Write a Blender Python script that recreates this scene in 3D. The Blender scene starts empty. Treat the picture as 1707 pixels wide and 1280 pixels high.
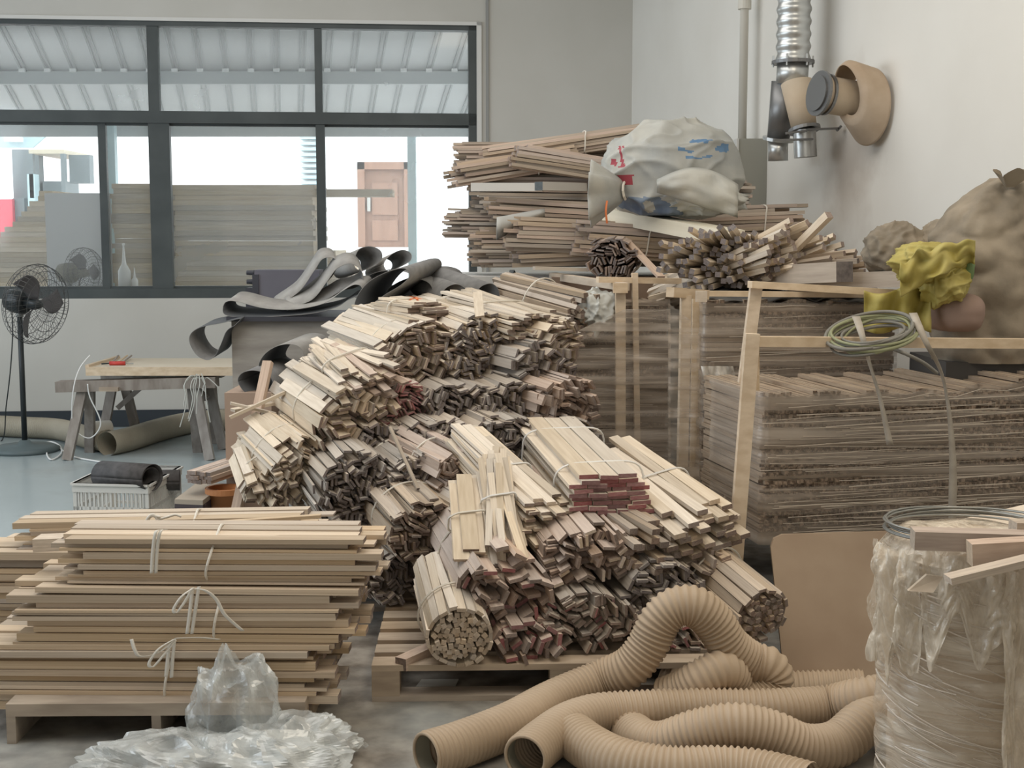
import bpy, math, random
from mathutils import Vector, Matrix, noise
random.seed(7)
scene = bpy.context.scene
COL = scene.collection

# ---------------------------------------------------------------- camera
F_PX, CX, CY, EYE = 2200.0, 853.5, 640.0, 1.65
PITCH = math.atan(240 / F_PX)
cd = bpy.data.cameras.new('camera')
cd.sensor_width = 36.0
cd.lens = F_PX / 1707 * 36.0
cd.clip_end = 300
cam = bpy.data.objects.new('camera', cd)
COL.objects.link(cam)
cam.location = (0, 0, EYE)
cam.rotation_euler = (math.pi / 2 - PITCH, 0, 0)
scene.camera = cam

# ---------------------------------------------------------------- world, exposure
w = bpy.data.worlds.new('world'); scene.world = w
w.use_nodes = True
bg = w.node_tree.nodes['Background']
bg.inputs[0].default_value = (0.93, 0.97, 1.0, 1)
bg.inputs[1].default_value = 3.6
vs = scene.view_settings
vs.view_transform = 'Standard'; vs.look = 'None'; vs.gamma = 1.0; vs.exposure = 0.0
vs.use_curve_mapping = False
scene.cycles.max_bounces = 8
scene.cycles.diffuse_bounces = 4
scene.cycles.transparent_max_bounces = 16
scene.cycles.caustics_reflective = False
scene.cycles.caustics_refractive = False
scene.cycles.use_denoising = True

def area(name, loc, target, sx, sy, energy, col):
    l = bpy.data.lights.new(name, 'AREA'); l.shape = 'RECTANGLE'
    l.size = sx; l.size_y = sy; l.energy = energy; l.color = col
    o = bpy.data.objects.new(name, l); COL.objects.link(o)
    o.location = loc
    o.rotation_euler = (Vector(target) - Vector(loc)).to_track_quat('-Z', 'Y').to_euler()
    return o
# daylight entering by the long windows on the left side and by the roof lights; an unseen fill lamp is added behind the camera
area('left_window_daylight', (-6.6, 5.5, 2.6), (0.5, 6.5, 1.2), 8.0, 2.2, 225, (0.80, 0.90, 1.0))
area('roof_light', (-1.6, 6.2, 4.9), (-1.6, 6.2, 0), 3.0, 7.0, 165, (1.0, 0.97, 0.93))
area('roof_light', (1.4, 3.2, 4.9), (1.4, 3.2, 0), 1.6, 4.0, 100, (1.0, 0.89, 0.74))
area('fill_behind_camera', (-0.5, -3.8, 2.2), (0.3, 5, 0.8), 5.0, 3.2, 50, (1.0, 0.94, 0.85))

# ---------------------------------------------------------------- pixel helpers (1707 x 1280 frame)
def ray(u, v):
    a, b = (u - CX) / F_PX, -(v - CY) / F_PX
    c, s = math.cos(PITCH), math.sin(PITCH)
    return Vector((a, c + b * s, -s + b * c))
def P(u, v, Y):
    r = ray(u, v)
    return Vector((0, 0, EYE)) + r * (Y / r.y)
def G(u, v, z=0.0):
    r = ray(u, v)
    return Vector((0, 0, EYE)) + r * ((z - EYE) / r.z)
def px(n, Y):
    return n * Y / F_PX * 1.0

# ---------------------------------------------------------------- materials
MATS = {}
def nodes_of(name):
    m = bpy.data.materials.new(name); m.use_nodes = True
    nt = m.node_tree
    return m, nt, nt.nodes['Principled BSDF']
def mat(name, col, rough=0.6, metal=0.0, col2=None, scale=6.0, stretch=(1, 1, 1), detail=4, bump=0.0, rnd=0.0, spec=0.4, lo=0.35, hi=0.65, alpha=None, trans=0.0):
    if name in MATS: return MATS[name]
    m, nt, b = nodes_of(name)
    N, L = nt.nodes, nt.links
    b.inputs['Base Color'].default_value = (*col, 1)
    b.inputs['Roughness'].default_value = rough
    b.inputs['Metallic'].default_value = metal
    b.inputs['Specular IOR Level'].default_value = spec
    last = None
    if col2 is not None or bump:
        tc = N.new('ShaderNodeTexCoord'); mp = N.new('ShaderNodeMapping')
        mp.inputs['Scale'].default_value = stretch
        L.new(tc.outputs['Object'], mp.inputs['Vector'])
        vec = mp.outputs[0]
        if rnd:
            oi = N.new('ShaderNodeObjectInfo')
            mu = N.new('ShaderNodeMath'); mu.operation = 'MULTIPLY'; mu.inputs[1].default_value = 37.0
            L.new(oi.outputs['Random'], mu.inputs[0])
            ad = N.new('ShaderNodeVectorMath'); ad.operation = 'ADD'
            L.new(vec, ad.inputs[0]); L.new(mu.outputs[0], ad.inputs[1])
            vec = ad.outputs[0]
        nz = N.new('ShaderNodeTexNoise'); nz.inputs['Scale'].default_value = scale; nz.inputs['Detail'].default_value = detail
        L.new(vec, nz.inputs['Vector'])
        if col2 is not None:
            rp = N.new('ShaderNodeValToRGB')
            rp.color_ramp.elements[0].position = lo; rp.color_ramp.elements[1].position = hi
            rp.color_ramp.elements[0].color = (*col, 1); rp.color_ramp.elements[1].color = (*col2, 1)
            L.new(nz.outputs['Fac'], rp.inputs['Fac'])
            last = rp.outputs['Color']
        if bump:
            bp = N.new('ShaderNodeBump'); bp.inputs['Strength'].default_value = bump; bp.inputs['Distance'].default_value = 0.02
            L.new(nz.outputs['Fac'], bp.inputs['Height']); L.new(bp.outputs[0], b.inputs['Normal'])
    if rnd and last is not None:
        hs = N.new('ShaderNodeHueSaturation')
        mr = N.new('ShaderNodeMapRange'); mr.inputs['To Min'].default_value = 1 - rnd; mr.inputs['To Max'].default_value = 1 + rnd * 0.7
        L.new(oi.outputs['Random'], mr.inputs['Value'])
        L.new(mr.outputs[0], hs.inputs['Value'])
        mu2 = N.new('ShaderNodeMath'); mu2.operation = 'FRACT'; m3 = N.new('ShaderNodeMath'); m3.operation = 'MULTIPLY'; m3.inputs[1].default_value = 13.7
        L.new(oi.outputs['Random'], m3.inputs[0]); L.new(m3.outputs[0], mu2.inputs[0])
        mr2 = N.new('ShaderNodeMapRange'); mr2.inputs['To Min'].default_value = 0.7; mr2.inputs['To Max'].default_value = 1.15
        L.new(mu2.outputs[0], mr2.inputs['Value']); L.new(mr2.outputs[0], hs.inputs['Saturation'])
        L.new(last, hs.inputs['Color']); last = hs.outputs['Color']
    if last is not None: L.new(last, b.inputs['Base Color'])
    if alpha is not None: b.inputs['Alpha'].default_value = alpha
    if trans: b.inputs['Transmission Weight'].default_value = trans
    MATS[name] = m
    return m
def film_mat(name, col, lo, hi, scale, stretch, rough=0.3, gloss=0.25, bump=0.4):
    """thin stretched plastic film: clear in places, dusty white in streaks, with a shine"""
    m, nt, b = nodes_of(name); N, L = nt.nodes, nt.links
    tc = N.new('ShaderNodeTexCoord'); mp = N.new('ShaderNodeMapping'); mp.inputs['Scale'].default_value = stretch
    L.new(tc.outputs['Object'], mp.inputs['Vector'])
    nz = N.new('ShaderNodeTexNoise'); nz.inputs['Scale'].default_value = scale; nz.inputs['Detail'].default_value = 5
    nz.inputs['Distortion'].default_value = 0.6
    L.new(mp.outputs[0], nz.inputs['Vector'])
    mr = N.new('ShaderNodeMapRange'); mr.inputs['From Min'].default_value = 0.35; mr.inputs['From Max'].default_value = 0.68
    mr.inputs['To Min'].default_value = lo; mr.inputs['To Max'].default_value = hi
    L.new(nz.outputs['Fac'], mr.inputs['Value'])
    bp = N.new('ShaderNodeBump'); bp.inputs['Strength'].default_value = bump; bp.inputs['Distance'].default_value = 0.02
    L.new(nz.outputs['Fac'], bp.inputs['Height'])
    b.inputs['Base Color'].default_value = (*col, 1); b.inputs['Roughness'].default_value = rough
    b.inputs['Specular IOR Level'].default_value = gloss * 2
    L.new(bp.outputs[0], b.inputs['Normal'])
    L.new(mr.outputs[0], b.inputs['Alpha'])
    MATS[name] = m
    return m

WS = (2.2, 1.6, 2.2)       # unit sticks: grain runs along local y
def wood(name, c1, c2, stretch=WS, rnd=0.22, scale=2.0):
    return mat(name, c1, 0.75, col2=c2, scale=scale, stretch=stretch, detail=5, rnd=rnd, spec=0.2, lo=0.3, hi=0.7)
wood('pale', (0.60, 0.50, 0.38), (0.73, 0.63, 0.50))
wood('pine', (0.52, 0.39, 0.26), (0.70, 0.56, 0.40), stretch=(5, 1.0, 5))
wood('pink', (0.46, 0.35, 0.28), (0.60, 0.48, 0.39))
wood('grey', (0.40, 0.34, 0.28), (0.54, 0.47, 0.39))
wood('tan', (0.42, 0.33, 0.25), (0.55, 0.45, 0.34))
wood('end', (0.20, 0.15, 0.13), (0.33, 0.26, 0.22), rnd=0.32)  # end grain; this and end_grey darkened further for shade on the ends
wood('end_pale', (0.46, 0.37, 0.28), (0.60, 0.49, 0.38))
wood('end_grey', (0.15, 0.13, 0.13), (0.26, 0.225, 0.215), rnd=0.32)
wood('end_red', (0.27, 0.10, 0.11), (0.38, 0.20, 0.19), rnd=0.3)
PM = (30, 30, 30)
mat('board', (0.58, 0.45, 0.31), 0.75, col2=(0.70, 0.57, 0.42), scale=1.0, stretch=(14, 3, 30), rnd=0.12, spec=0.2)
mat('board_dark', (0.26, 0.19, 0.13), 0.8, col2=(0.36, 0.27, 0.19), scale=1.0, stretch=(14, 5, 30), rnd=0.15, spec=0.2)
mat('pallet_wood', (0.34, 0.265, 0.195), 0.8, col2=(0.48, 0.385, 0.285), scale=1.0, stretch=(4, 14, 20), rnd=0.2, spec=0.2)
mat('string', (0.72, 0.68, 0.60), 0.6)
mat('string_white', (0.80, 0.80, 0.78), 0.5)

# ---------------------------------------------------------------- mesh builder and object helpers
class MB:
    def __init__(s): s.v = []; s.f = []; s.m = []; s.mi = 0; s.smooth = False
    def add(s, vs, fs):
        n = len(s.v); s.v += [tuple(q) for q in vs]
        s.f += [tuple(i + n for i in f) for f in fs]; s.m += [s.mi] * len(fs); return s
    def box(s, x0, x1, y0, y1, z0, z1, M=None):
        vs = [Vector(q) for q in ((x0,y0,z0),(x1,y0,z0),(x1,y1,z0),(x0,y1,z0),(x0,y0,z1),(x1,y0,z1),(x1,y1,z1),(x0,y1,z1))]
        if M is not None: vs = [M @ q for q in vs]
        return s.add(vs, [(0,3,2,1),(4,5,6,7),(0,1,5,4),(1,2,6,5),(2,3,7,6),(3,0,4,7)])
    def beam(s, a, b, w, t, up=(0, 0, 1)):
        a, b = Vector(a), Vector(b); y = (b - a); L = y.length; y.normalize()
        x = y.cross(Vector(up))
        if x.length < 1e-3: x = y.cross(Vector((0, 1, 0)))
        x.normalize(); z = x.cross(y)
        M = Matrix.Translation(a) @ Matrix((x, y, z)).transposed().to_4x4()
        return s.box(-w/2, w/2, 0, L, -t/2, t/2, M)
    def tube(s, pts, r, n=10, cap=True, closed=False):
        pts = [Vector(p) for p in pts]; k = len(pts)
        rs = r if isinstance(r, (list, tuple)) else [r] * k
        rings = []; nrm = None
        for i in range(k):
            if closed: d = pts[(i + 1) % k] - pts[i - 1]
            else: d = pts[min(i + 1, k - 1)] - pts[max(i - 1, 0)]
            d.normalize()
            if nrm is None:
                nrm = d.cross(Vector((0.13, 0.27, 0.95)))
                if nrm.length < 0.05: nrm = d.cross(Vector((1, 0, 0)))
            nrm = (nrm - d * nrm.dot(d)).normalized()
            bi = d.cross(nrm)
            rings.append([pts[i] + (nrm * math.cos(2*math.pi*j/n) + bi * math.sin(2*math.pi*j/n)) * rs[i] for j in range(n)])
        vs = [q for rg in rings for q in rg]; fs = []
        for i in range(k if closed else k - 1):
            a, b = i * n, ((i + 1) % k) * n
            for j in range(n): fs.append((a + j, a + (j + 1) % n, b + (j + 1) % n, b + j))
        if cap and not closed:
            fs.append(tuple(reversed(range(n)))); fs.append(tuple(range((k - 1) * n, k * n)))
        return s.add(vs, fs)
    def lathe(s, prof, n=24, M=None, ang=2*math.pi):
        vs, fs = [], []; k = len(prof); full = abs(ang - 2*math.pi) < 1e-6; cols = n if full else n + 1
        for j in range(cols):
            a = ang * j / n
            for r, z in prof:
                q = Vector((r * math.cos(a), r * math.sin(a), z)); vs.append(M @ q if M is not None else q)
        for j in range(n):
            a, b = j * k, ((j + 1) % cols) * k
            for i in range(k - 1): fs.append((a + i, b + i, b + i + 1, a + i + 1))
        return s.add(vs, fs)
    def grid(s, nu, nv, fn, closed=False):
        vs = [fn(i / (nu if closed else nu - 1), j / (nv - 1)) for j in range(nv) for i in range(nu)]; fs = []
        for j in range(nv - 1):
            for i in range(nu if closed else nu - 1):
                fs.append((j * nu + i, j * nu + (i + 1) % nu, (j + 1) * nu + (i + 1) % nu, (j + 1) * nu + i))
        return s.add(vs, fs)
    def ribbon(s, pts, wv, thick=0.0):
        """sheet: the line pts swept by the width vector wv (a vector, or one vector per point)"""
        pts = [Vector(p) for p in pts]; k = len(pts)
        W = [Vector(q) for q in wv] if isinstance(wv, list) else [Vector(wv)] * k
        if not thick:
            vs = pts + [p + W[i] for i, p in enumerate(pts)]
            return s.add(vs, [(i, i + 1, k + i + 1, k + i) for i in range(k - 1)])
        o = []
        for i in range(k):
            d = (pts[min(i + 1, k - 1)] - pts[max(i - 1, 0)])
            nn = d.cross(W[i]).normalized() * thick; o.append(nn)
        vs = pts + [p + W[i] for i, p in enumerate(pts)] + [p + o[i] for i, p in enumerate(pts)] + [p + W[i] + o[i] for i, p in enumerate(pts)]
        fs = []
        for i in range(k - 1):
            a, b, c, d = i, k + i, 2*k + i, 3*k + i
            fs += [(a, b, b + 1, a + 1), (c, c + 1, d + 1, d), (a, a + 1, c + 1, c), (b, d, d + 1, b + 1)]
        fs += [(0, 2*k, 3*k, k), (k - 1, 2*k - 1, 4*k - 1, 3*k - 1)]
        return s.add(vs, fs)
    def mesh(s, name, mats):
        me = bpy.data.meshes.new(name)
        me.from_pydata(s.v, [], s.f)
        for m in mats: me.materials.append(MATS[m] if isinstance(m, str) else m)
        if len(mats) > 1: me.polygons.foreach_set('material_index', s.m)
        if s.smooth: me.polygons.foreach_set('use_smooth', [True] * len(s.f))
        me.update()
        return me
    def build(s, name, mats, parent=None, smooth=False, **kw):
        s.smooth = smooth
        if isinstance(mats, str): mats = [mats]
        base = parent.location.copy() if parent is not None else None
        g = parent
        while g is not None and g.parent is not None: base = base + g.parent.location; g = g.parent
        if parent is not None: s.v = [tuple(Vector(q) - base) for q in s.v]
        elif s.v and kw.pop('recentre', True):
            lo = [min(q[i] for q in s.v) for i in range(3)]; hi = [max(q[i] for q in s.v) for i in range(3)]
            c = Vector(((lo[0]+hi[0])/2, (lo[1]+hi[1])/2, lo[2]))
            s.v = [tuple(Vector(q) - c) for q in s.v]; kw['_loc'] = c
        o = bpy.data.objects.new(name, s.mesh(name, mats)); COL.objects.link(o)
        if parent is not None: o.parent = parent
        elif '_loc' in kw: o.location = kw.pop('_loc')
        for k2, v2 in kw.items(): o[k2] = v2
        return o
def thing(name, label, cat, loc, group=None):
    o = bpy.data.objects.new(name, None); COL.objects.link(o)
    o.empty_display_size = 0.05
    o.location = loc; o['label'] = label; o['category'] = cat
    if group: o['group'] = group
    return o
def tag(o, label, cat, group=None):
    o['label'] = label; o['category'] = cat
    if group: o['group'] = group
    return o
def struct(o): o['kind'] = 'structure'; return o
def smooth_path(pts, n=8, closed=False):
    """Catmull-Rom through pts"""
    pts = [Vector(p) for p in pts]; k = len(pts); out = []
    for i in range(k if closed else k - 1):
        if closed: p0, p1, p2, p3 = pts[i-1], pts[i], pts[(i+1) % k], pts[(i+2) % k]
        else: p0, p1, p2, p3 = pts[max(i-1, 0)], pts[i], pts[i+1], pts[min(i+2, k-1)]
        for j in range(n):
            t = j / n
            out.append(0.5 * ((2*p1) + (p2-p0)*t + (2*p0-5*p1+4*p2-p3)*t*t + (3*p1-p0-3*p2+p3)*t**3))
    if not closed: out.append(pts[-1])
    return out

# one unit stick mesh per wood and end colour; sticks are copies that share it
STICKS = {}
def stick_mesh(side, end):
    k = (side, end)
    if k not in STICKS:
        b = MB()
        b.add([(-.5,-.5,-.5),(.5,-.5,-.5),(.5,.5,-.5),(-.5,.5,-.5),(-.5,-.5,.5),(.5,-.5,.5),(.5,.5,.5),(-.5,.5,.5)],
              [(0,3,2,1),(4,5,6,7),(1,2,6,5),(3,0,4,7),(0,1,5,4),(2,3,7,6)])
        b.m = [0, 0, 0, 0, 1, 1]
        STICKS[k] = b.mesh('stick', [side, end])
    return STICKS[k]
def stick(name, parent, base, c, x, y, z, w, L, t, side, end):
    o = bpy.data.objects.new(name, stick_mesh(side, end)); COL.objects.link(o)
    o.parent = parent
    M = Matrix.Translation(c - base) @ Matrix((x * w, y * L, z * t)).transposed().to_4x4()
    o.matrix_basis = M
    return o
def loose_stick(name, label, cat, a, b, w, t, side='pale', end='end_pale', up=(0, 0, 1), group=None):
    a, b = Vector(a), Vector(b); y = b - a; L = y.length; y.normalize()
    x = y.cross(Vector(up)).normalized(); z = x.cross(y)
    o = bpy.data.objects.new(name, stick_mesh(side, end)); COL.objects.link(o)
    o.matrix_basis = Matrix.Translation((a + b) / 2) @ Matrix((x * w, y * L, z * t)).transposed().to_4x4()
    return tag(o, label, cat, group)

# cross-sections of a bundle: (x, z, angle, w, t)
def sec_parquet(rn, a, b, w, t):
    out = []; n = max(1, int(round(w / t))); row = 0
    z = -b + w * 0.3
    while z < b:
        x = -a + (row % 2) * w * 0.5
        while x < a + w * 0.4:
            xx, zz = x + rn.uniform(-.15, .15) * w, z + rn.uniform(-.15, .15) * w
            if (xx / a) ** 2 + (zz / b) ** 2 < rn.uniform(.8, 1.15):
                ang = rn.choice((0, 0.2, 1.57, 1.2, -0.5, 0.6, -1.1)) + rn.uniform(-.15, .15)
                for k in range(n):
                    d = (k - (n - 1) / 2) * t * 1.04
                    if rn.random() < 0.04: continue
                    out.append((xx - math.sin(ang) * d, zz + math.cos(ang) * d, ang + rn.uniform(-.05, .05), w * rn.uniform(.9, 1.02), t * 0.94))
            x += w * 1.04
        z += w * 1.02; row += 1
    # skin: flat laths lying round the outside
    per = math.pi * (3 * (a + b) - math.sqrt((3*a + b) * (a + 3*b))); m = int(per / (w * 0.98))
    for k in range(m):
        th = 2 * math.pi * k / m
        if math.sin(th) < -0.75 or rn.random() < .25: continue
        tx, tz = -a * math.sin(th), b * math.cos(th)
        out.append((a * math.cos(th) * 1.02, b * math.sin(th) * 1.02, math.atan2(tz, tx) + rn.uniform(-.3, .3), w, t))
    return out
def sec_flat(rn, a, b, w, t):
    out = []; z = -b + t / 2
    while z < b:
        e = a * (1 - 0.35 * abs(z / b) ** 3)
        m = max(1, int(2 * e / (w * 1.01))); off = rn.uniform(-.3, .3) * w
        for k in range(m):
            out.append(((k - (m - 1) / 2) * w * 1.015 + off, z + rn.uniform(-.1, .1) * t, rn.uniform(-.05, .05), w * rn.uniform(.94, 1.0), t * .95))
        z += t * 1.03
    return out
def sec_square(rn, a, b, w, t):
    out = []; z = -b; row = 0
    while z <= b:
        x = -a + (row % 2) * w * .5
        while x <= a:
            if (x / a) ** 2 + (z / b) ** 2 < 1:
                out.append((x + rn.uniform(-.12, .12) * w, z + rn.uniform(-.12, .12) * t, rn.choice((0, .3, .8, -.4, 1.57)) + rn.uniform(-.2, .2), w * .95, t * .95))
            x += w * 1.07
        z += t * 1.07; row += 1
    return out
def sec_ring(rn, a, b, w, t):
    out = sec_square(rn, a - t * .75, b - t * .75, w, t)
    m = int(2 * math.pi * (a + b) / 2 / (w * 1.75))
    for k in range(m):
        th = 2 * math.pi * k / m
        out.append((a * math.cos(th), b * math.sin(th), math.atan2(b * math.cos(th), -a * math.sin(th)), w * 1.72, t * .7))
    return out
def sec_flatvar(rn, a, b, w, t):
    out = []; z = -b
    while z < b:
        tt = t * rn.choice((.45, .6, .8, 1.0, 1.0, 1.35))
        m = max(1, int(2 * a / (w * 1.01))); off = rn.uniform(-.15, .15) * w
        for k in range(m):
            out.append(((k - (m - 1) / 2) * w * 1.015 + off + rn.uniform(-.01, .01), z + tt / 2, rn.uniform(-.03, .03), w * rn.uniform(.9, 1.0), tt * .93))
        z += tt * 1.03
    return out
SEC = {'flatvar': sec_flatvar, 'parquet': sec_parquet, 'flat': sec_flat, 'square': sec_square, 'ring': sec_ring}
def bundle(label, u, v, Y, az, tilt, L, a, b, sec, w, t, side='pale', end='end', flare=0.0, jit=0.045, loose=0.022, ties=(0.5,), seed=1,
           cat='wood bundle', name='lath_bundle', part='lath', group=None, roll=0.0, mix=None, tie_mat='string', Lvar=0.0, metres=False, E=None, endmix=None):
    rn = random.Random(seed * 101 + 3)
    if E is None: E = P(u, v, Y)
    if not metres: a, b = px(a, Y), px(b, Y)
    A, T = math.radians(az), math.radians(tilt)
    D = Vector((math.sin(A) * math.cos(T), math.cos(A) * math.cos(T), math.sin(T)))
    S = D.cross(Vector((0, 0, 1))).normalized(); N = S.cross(D)
    if roll:
        c, s_ = math.cos(math.radians(roll)), math.sin(math.radians(roll)); S, N = S * c + N * s_, N * c - S * s_
    mid = E + D * (L / 2)
    base = Vector((mid.x, mid.y, mid.z - b * math.cos(T) - abs(D.z) * L / 2))
    root = thing(name, label, cat, base, group)
    tp = ties[0] if ties else 0.5
    if sec == 'parquet': w, t = w * .88, t * .74
    for (x, z, ang, ww, tt) in SEC[sec](rn, a, b, w, t):
        y = (D + (S * x + N * z) * flare * -1.0 + S * rn.uniform(-loose, loose) + N * rn.uniform(-loose, loose)).normalized()
        LL = L * (1 - rn.random() * Lvar)
        pv = E + D * (L * tp) + S * x + N * z                     # point at the tie
        c = pv + y * (L * (0.5 - tp) + rn.uniform(-jit, jit) + rn.uniform(-.5, .5) * (L - LL))
        xa = (S * math.cos(ang) + N * math.sin(ang)); xa = (xa - y * xa.dot(y)).normalized(); za = xa.cross(y) * 1.0
        sd, en = side, end
        if mix and rn.random() < mix[1]: sd = mix[0]
        if endmix and rn.random() < endmix[1]: en = endmix[0]
        stick(part, root, base, c, xa, y, za, ww, LL, tt, sd, en)
    for k, tpos in enumerate(ties):
        q = E + D * (L * tpos); pts = []
        aa, bb = a + t * (1.0 if sec != 'flat' else 0.3), b + t * (1.0 if sec != 'flat' else 0.3)
        for j in range(28):
            th = 2 * math.pi * j / 28
            cx_, cz_ = math.cos(th), math.sin(th)
            if sec == 'flat':                                      # squarish loop round a flat-packed bundle
                e = 0.45
                cx_ = math.copysign(abs(cx_) ** e, cx_); cz_ = math.copysign(abs(cz_) ** e, cz_)
            pts.append(q + S * (aa * cx_) + N * (bb * cz_) + D * (0.012 * math.sin(th * 2 + k)))
        MB().tube(pts, 0.0045, 5, closed=True).build('string', tie_mat, root)
    return root

# ================================================================ the room
mat('wall_paint', (0.56, 0.545, 0.50), 0.85, col2=(0.60, 0.585, 0.545), scale=1.2, detail=6, spec=0.2)
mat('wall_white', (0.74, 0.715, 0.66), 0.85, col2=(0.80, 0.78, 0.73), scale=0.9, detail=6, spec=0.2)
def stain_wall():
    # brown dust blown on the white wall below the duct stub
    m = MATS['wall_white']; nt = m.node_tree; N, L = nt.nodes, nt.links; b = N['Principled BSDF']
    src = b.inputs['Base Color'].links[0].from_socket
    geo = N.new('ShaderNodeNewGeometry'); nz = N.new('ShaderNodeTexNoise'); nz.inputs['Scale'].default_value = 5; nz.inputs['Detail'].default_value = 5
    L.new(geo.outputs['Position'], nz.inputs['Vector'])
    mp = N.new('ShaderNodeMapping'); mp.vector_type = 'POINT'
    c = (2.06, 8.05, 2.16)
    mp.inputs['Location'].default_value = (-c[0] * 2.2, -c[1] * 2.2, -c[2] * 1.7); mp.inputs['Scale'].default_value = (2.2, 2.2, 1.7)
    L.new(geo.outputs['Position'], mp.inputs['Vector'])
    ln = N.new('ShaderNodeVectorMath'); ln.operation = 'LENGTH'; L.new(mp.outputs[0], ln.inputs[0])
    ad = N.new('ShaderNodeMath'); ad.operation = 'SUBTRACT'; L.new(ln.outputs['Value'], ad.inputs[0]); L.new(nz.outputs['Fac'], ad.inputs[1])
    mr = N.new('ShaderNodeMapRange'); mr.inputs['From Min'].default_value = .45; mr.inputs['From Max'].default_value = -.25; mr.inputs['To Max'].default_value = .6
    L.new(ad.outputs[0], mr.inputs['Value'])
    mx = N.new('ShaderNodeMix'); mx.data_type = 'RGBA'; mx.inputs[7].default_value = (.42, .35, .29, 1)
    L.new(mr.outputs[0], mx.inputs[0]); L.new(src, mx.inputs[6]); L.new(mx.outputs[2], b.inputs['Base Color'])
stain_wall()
mat('ceiling_paint', (0.6, 0.6, 0.58), 0.9)
mat('frame_grey', (0.055, 0.065, 0.066), 0.45, col2=(0.075, 0.086, 0.086), scale=3, spec=0.4)
mat('baseboard_dark', (0.035, 0.042, 0.05), 0.5)
mat('gasket', (0.30, 0.30, 0.29), 0.5)
def floor_mat():
    m, nt, b = nodes_of('workshop_floor'); N, L = nt.nodes, nt.links
    tc = N.new('ShaderNodeTexCoord')
    n1 = N.new('ShaderNodeTexNoise'); n1.inputs['Scale'].default_value = 1.3; n1.inputs['Detail'].default_value = 7
    n2 = N.new('ShaderNodeTexNoise'); n2.inputs['Scale'].default_value = 9; n2.inputs['Detail'].default_value = 6
    L.new(tc.outputs['Object'], n1.inputs['Vector']); L.new(tc.outputs['Object'], n2.inputs['Vector'])
    sx = N.new('ShaderNodeSeparateXYZ'); L.new(tc.outputs['Object'], sx.inputs[0])
    # window's bluish reflection painted in at the back left; worn, sawdust and scraps round the piles
    mr = N.new('ShaderNodeMapRange'); mr.inputs['From Min'].default_value = -2.6; mr.inputs['From Max'].default_value = -1.0
    L.new(sx.outputs['X'], mr.inputs['Value'])
    my = N.new('ShaderNodeMapRange'); my.inputs['From Min'].default_value = 7.5; my.inputs['From Max'].default_value = 4.5
    L.new(sx.outputs['Y'], my.inputs['Value'])
    mx = N.new('ShaderNodeMath'); mx.operation = 'MAXIMUM'; L.new(mr.outputs[0], mx.inputs[0]); L.new(my.outputs[0], mx.inputs[1])
    sc1 = N.new('ShaderNodeMapRange'); sc1.inputs['From Min'].default_value = 0.3; sc1.inputs['From Max'].default_value = 0.7
    sc1.inputs['To Min'].default_value = -0.55; sc1.inputs['To Max'].default_value = 0.35
    L.new(n1.outputs['Fac'], sc1.inputs['Value'])
    ad = N.new('ShaderNodeMath'); ad.operation = 'ADD'; ad.use_clamp = True
    L.new(mx.outputs[0], ad.inputs[0]); L.new(sc1.outputs[0], ad.inputs[1])
    r2 = N.new('ShaderNodeValToRGB'); r2.color_ramp.elements[0].position = 0.35; r2.color_ramp.elements[1].position = 0.65
    r2.color_ramp.elements[0].color = (0.15, 0.125, 0.10, 1); r2.color_ramp.elements[1].color = (0.34, 0.305, 0.26, 1)
    L.new(n2.outputs['Fac'], r2.inputs['Fac'])
    r1 = N.new('ShaderNodeValToRGB'); r1.color_ramp.elements[0].color = (0.30, 0.35, 0.36, 1); r1.color_ramp.elements[1].color = (0.40, 0.46, 0.47, 1)
    L.new(n1.outputs['Fac'], r1.inputs['Fac'])
    mixc = N.new('ShaderNodeMix'); mixc.data_type = 'RGBA'
    L.new(ad.outputs[0], mixc.inputs[0]); L.new(r1.outputs[0], mixc.inputs[6]); L.new(r2.outputs[0], mixc.inputs[7])
    L.new(mixc.outputs[2], b.inputs['Base Color'])
    rr = N.new('ShaderNodeMapRange'); rr.inputs['To Min'].default_value = 0.28; rr.inputs['To Max'].default_value = 0.8
    L.new(ad.outputs[0], rr.inputs['Value']); L.new(rr.outputs[0], b.inputs['Roughness'])
    MATS['workshop_floor'] = m
floor_mat()

WT = 0.0928                                    # tangent of the back wall's turn
WD = Vector((1, WT, 0)).normalized(); WN = Vector((WD.y, -WD.x, 0))   # along the wall, and its normal into the room
W0 = Vector((-3.71, 11.6, 0))
def WU(u, v):
    """(s, z) on the inner face of the back wall"""
    r = ray(u, v); o = Vector((0, 0, EYE))
    k = (W0 - o).dot(WN) / r.dot(WN); q = o + r * k
    return (q - W0).dot(WD), q.z
WM = Matrix.Translation(W0) @ Matrix((WD, -WN, Vector((0, 0, 1)))).transposed().to_4x4()   # x along wall, y outwards, z up
corner_s = WU(1052, 300)[0]
CORN = W0 + WD * corner_s
H = 5.2
fl = MB().add([(-8, -5, 0), (8, -5, 0), (8, 13.5, 0), (-8, 13.5, 0)], [(0, 1, 2, 3)]); struct(fl.build('floor', 'workshop_floor', recentre=False))
ce = MB().box(-8, 8, -5, 13, H, H + .1); struct(ce.build('ceiling', 'ceiling_paint'))
s0, zb = WU(0, 492); s0 = -4.2
s1 = WU(795, 300)[0]
zs0 = WU(300, 497)[1]; zs1 = WU(400, 37)[1]
wb = MB()
for (a, b, c, d) in ((-4.4, corner_s + .3, 0, zs0), (-4.4, corner_s + .3, zs1, H), (s1, corner_s + .3, zs0, zs1), (-4.4, s0, zs0, zs1)):
    wb.box(a, b, 0, 0.22, c, d, WM)
wall_back = struct(wb.build('wall_back', 'wall_paint'))
RT = 0.24
def RW(Y, z=0): return Vector((CORN.x + RT * (CORN.y - Y), Y, z))     # inner face of the right wall
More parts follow.
